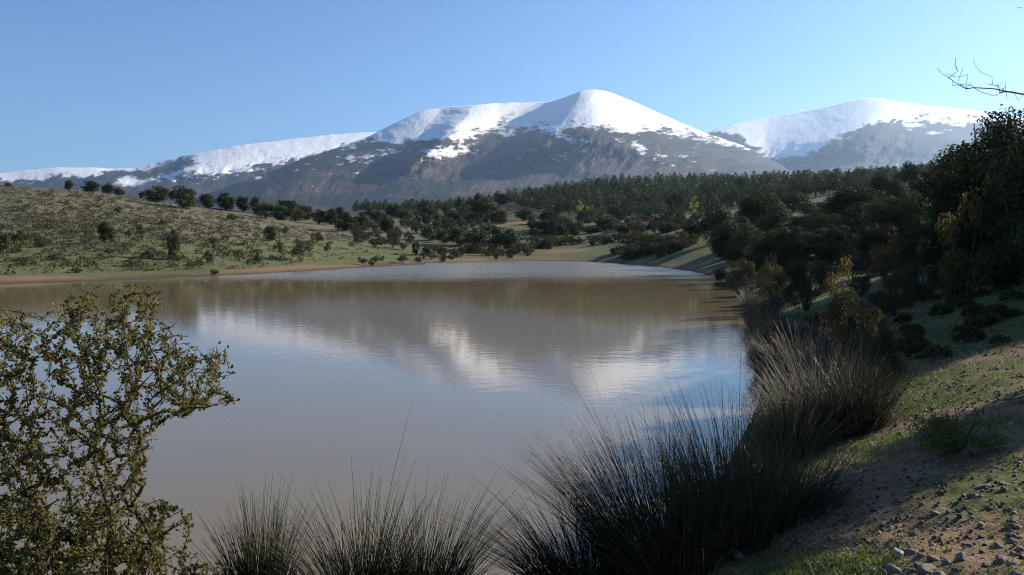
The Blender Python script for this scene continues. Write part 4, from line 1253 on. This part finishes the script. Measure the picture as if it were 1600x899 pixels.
for px, py, wpx, lab in [(1398, 893, 62, 'large grey stone at the bottom of the path'), (1448, 896, 58, 'brownish rounded stone right of the large grey one at the bottom'), (1480, 882, 30, 'small shadowed stone between two path stones'),
                         (1503, 876, 34, 'round stone right of the shadowed path stone'), (1404, 868, 30, 'pale stone above the large grey one'), (1585, 822, 34, 'angular dark stone on the path by the right edge'),
                         (1515, 852, 34, 'stone in the middle of the gravel patch'), (1155, 872, 40, 'grey stone showing under the dark rushes'), (1085, 884, 46, 'shaded stone at the foot of the tall rushes'),
                         (1360, 893, 22, 'pale chip of stone beside the green grass'), (1470, 899, 36, 'pinkish stone cut by the bottom edge'), (1560, 857, 26, 'low brown stone half sunk in the path'),
                         (1580, 664, 16, 'white stone on the path by the right edge'), (1577, 485, 8, 'small white stone at the edge of the shaded grass')]:
    p = hits([px], [py], 2.5)[0]
    if not np.isnan(p[0]): stone(p[0], p[1], wpx * p[1] / F / 2, lab)
pp = sample_px([(1330, 899), (1350, 830), (1450, 790), (1600, 720), (1640, 640), (1640, 910)], 150, 97); pp2 = sample_px([(1380, 640), (1440, 560), (1600, 500), (1640, 640), (1600, 720), (1440, 760)], 70, 98)
H = hits(np.concatenate([pp, pp2])[:, 0], np.concatenate([pp, pp2])[:, 1], 2.5)
for p in H:
    if not np.isnan(p[0]) and lake_sd(p[0], p[1]) > 1.0:
        stone(p[0], p[1], 0.010 + 0.050 * random.random() ** 2.2, 'small brown stone strewn over the gravelly path', 'stones strewn over the path')
p = hits([443], [394])[0]
o = stone(p[0], p[1], 0.42, 'pale rock on the left meadow beside a shrub', None, 0.2)
ov = np.array([[1, 0, 0], [-1, 0, 0], [0, 1, 0], [0, -1, 0], [0, 0, 1], [0, 0, -1]], float)
of = np.array([[0, 2, 4], [2, 1, 4], [1, 3, 4], [3, 0, 4], [2, 0, 5], [1, 2, 5], [3, 1, 5], [0, 3, 5]])
rng = np.random.RandomState(31)
b = Buf()
n = 16000
gx_ = rng.uniform(1.2, 12, n * 3); gy_ = 3.2 * np.exp(rng.uniform(0, math.log(7.0), n * 3))
ok = (gx_ / gy_ > 0.28) & (gx_ / gy_ < 0.75); gx_, gy_ = gx_[ok], gy_[ok]
ok = (lake_sd(gx_, gy_) > 1.2) & (rng.rand(len(gx_)) < np.clip(0.35 + 0.9 * fbm(gx_ * .8, gy_ * .8, 88, 3), 0.05, 1)); gx_, gy_ = gx_[ok], gy_[ok]
gz_ = ground(gx_, gy_)
for x, y, z in zip(gx_, gy_, gz_):
    s_ = 0.005 + 0.014 * rng.rand() ** 2 * (1 + y / 10)
    b.add((ov * rng.uniform(.6, 1.3, (6, 1)) * [1, 1, .6]) @ np.linalg.qr(rng.normal(size=(3, 3)))[0] * s_ + [x, y, z + s_ * .2], of)
obj('gravel', b.mesh('gravel', M_GRAVEL), kind='stuff', label='fine brown gravel scattered over the path')

def grass_patch(n, fn, seed, hmin, hmax):
    rng = np.random.RandomState(seed)
    x, y, dens = fn(rng, n)
    ok = (rng.rand(len(x)) < dens) & (lake_sd(x, y) > 0.1); x, y = x[ok], y[ok]; n = len(x)
    z = ground(x, y); L = rng.uniform(hmin, hmax, n) * (1 + y * .03); a = rng.uniform(0, 6.28, n); ln = rng.uniform(.1, .8, n)
    base = np.stack([x, y, z - .01], 1); s = np.stack([np.cos(a), np.sin(a), 0 * a], 1); u = np.stack([-np.sin(a), np.cos(a), 0 * a], 1)
    w = (0.0022 + 0.0006 * y / 4) * rng.uniform(.7, 1.4, n)
    mid = base + s * (ln * L * .35)[:, None] + [0, 0, 1] * (L * .6)[:, None]; tip = base + s * (ln * L)[:, None] + [0, 0, 1] * (L * (1 - .3 * ln))[:, None]
    v = np.stack([base - u * w[:, None], base + u * w[:, None], mid + u * w[:, None] * .8, mid - u * w[:, None] * .8, tip], 1).reshape(-1, 3)
    b_ = np.arange(n)[:, None] * 5
    return v, np.concatenate([b_ + [0, 1, 2], b_ + [0, 2, 3], b_ + [3, 2, 4]])
def g_near(rng, n):
    y = 3.3 * np.exp(rng.uniform(0, math.log(9), n)); x = y * rng.uniform(0.2, 0.72, n)
    s = lake_sd(x, y)
    nz_ = fbm(x * .9, y * .9, 99, 3)
    dens = np.clip(0.03 + 0.34 * sstep(8, 13, y) + 0.6 * sstep(0.05, 0.45, nz_) * sstep(3.0, 0.8, s - 0.05 * y) + 0.14 * nz_, 0, 1)
    for px, py, r in ((1390, 640, .8), (1400, 600, .9), (1290, 884, .35), (1545, 665, .35), (1330, 890, .22), (1360, 700, .5)):
        p = hits([px], [py], 2.5)[0]
        if not np.isnan(p[0]): dens = np.maximum(dens, np.exp(-((x - p[0]) ** 2 + (y - p[1]) ** 2) / r ** 2) * 1.0)
    return x, y, dens
v, f = grass_patch(170000, g_near, 51, 0.012, 0.065)
obj('grass', mesh_np('grass', v, f, M_GRASS), kind='stuff', label='short green grass growing along the path and shore')

# ------------------------------------------------------------------ haze
m = Mat('haze')
pv = m.n('VolumePrincipled')
pv.inputs['Color'].default_value = (0.45, 0.69, 1.0, 1.0)
pv.inputs['Density'].default_value = 4.6e-5
pv.inputs['Anisotropy'].default_value = 0.5
m.l(pv.outputs[0], m.out.inputs['Volume'])
x0, x1, y0, y1, z0, z1 = -13000, 13000, -12500, 14500, float(min(V[:, 2].min(), -0.95) - 1.0), 1750.0
hv = [(x, y, z) for z in (z0, z1) for y in (y0, y1) for x in (x0, x1)]
hf = [(0, 2, 3, 1), (4, 5, 7, 6), (0, 1, 5, 4), (2, 6, 7, 3), (0, 4, 6, 2), (1, 3, 7, 5)]
obj('haze', mesh_np('haze', hv, hf, m.m), kind='stuff', label='thin blue haze filling the valley air')
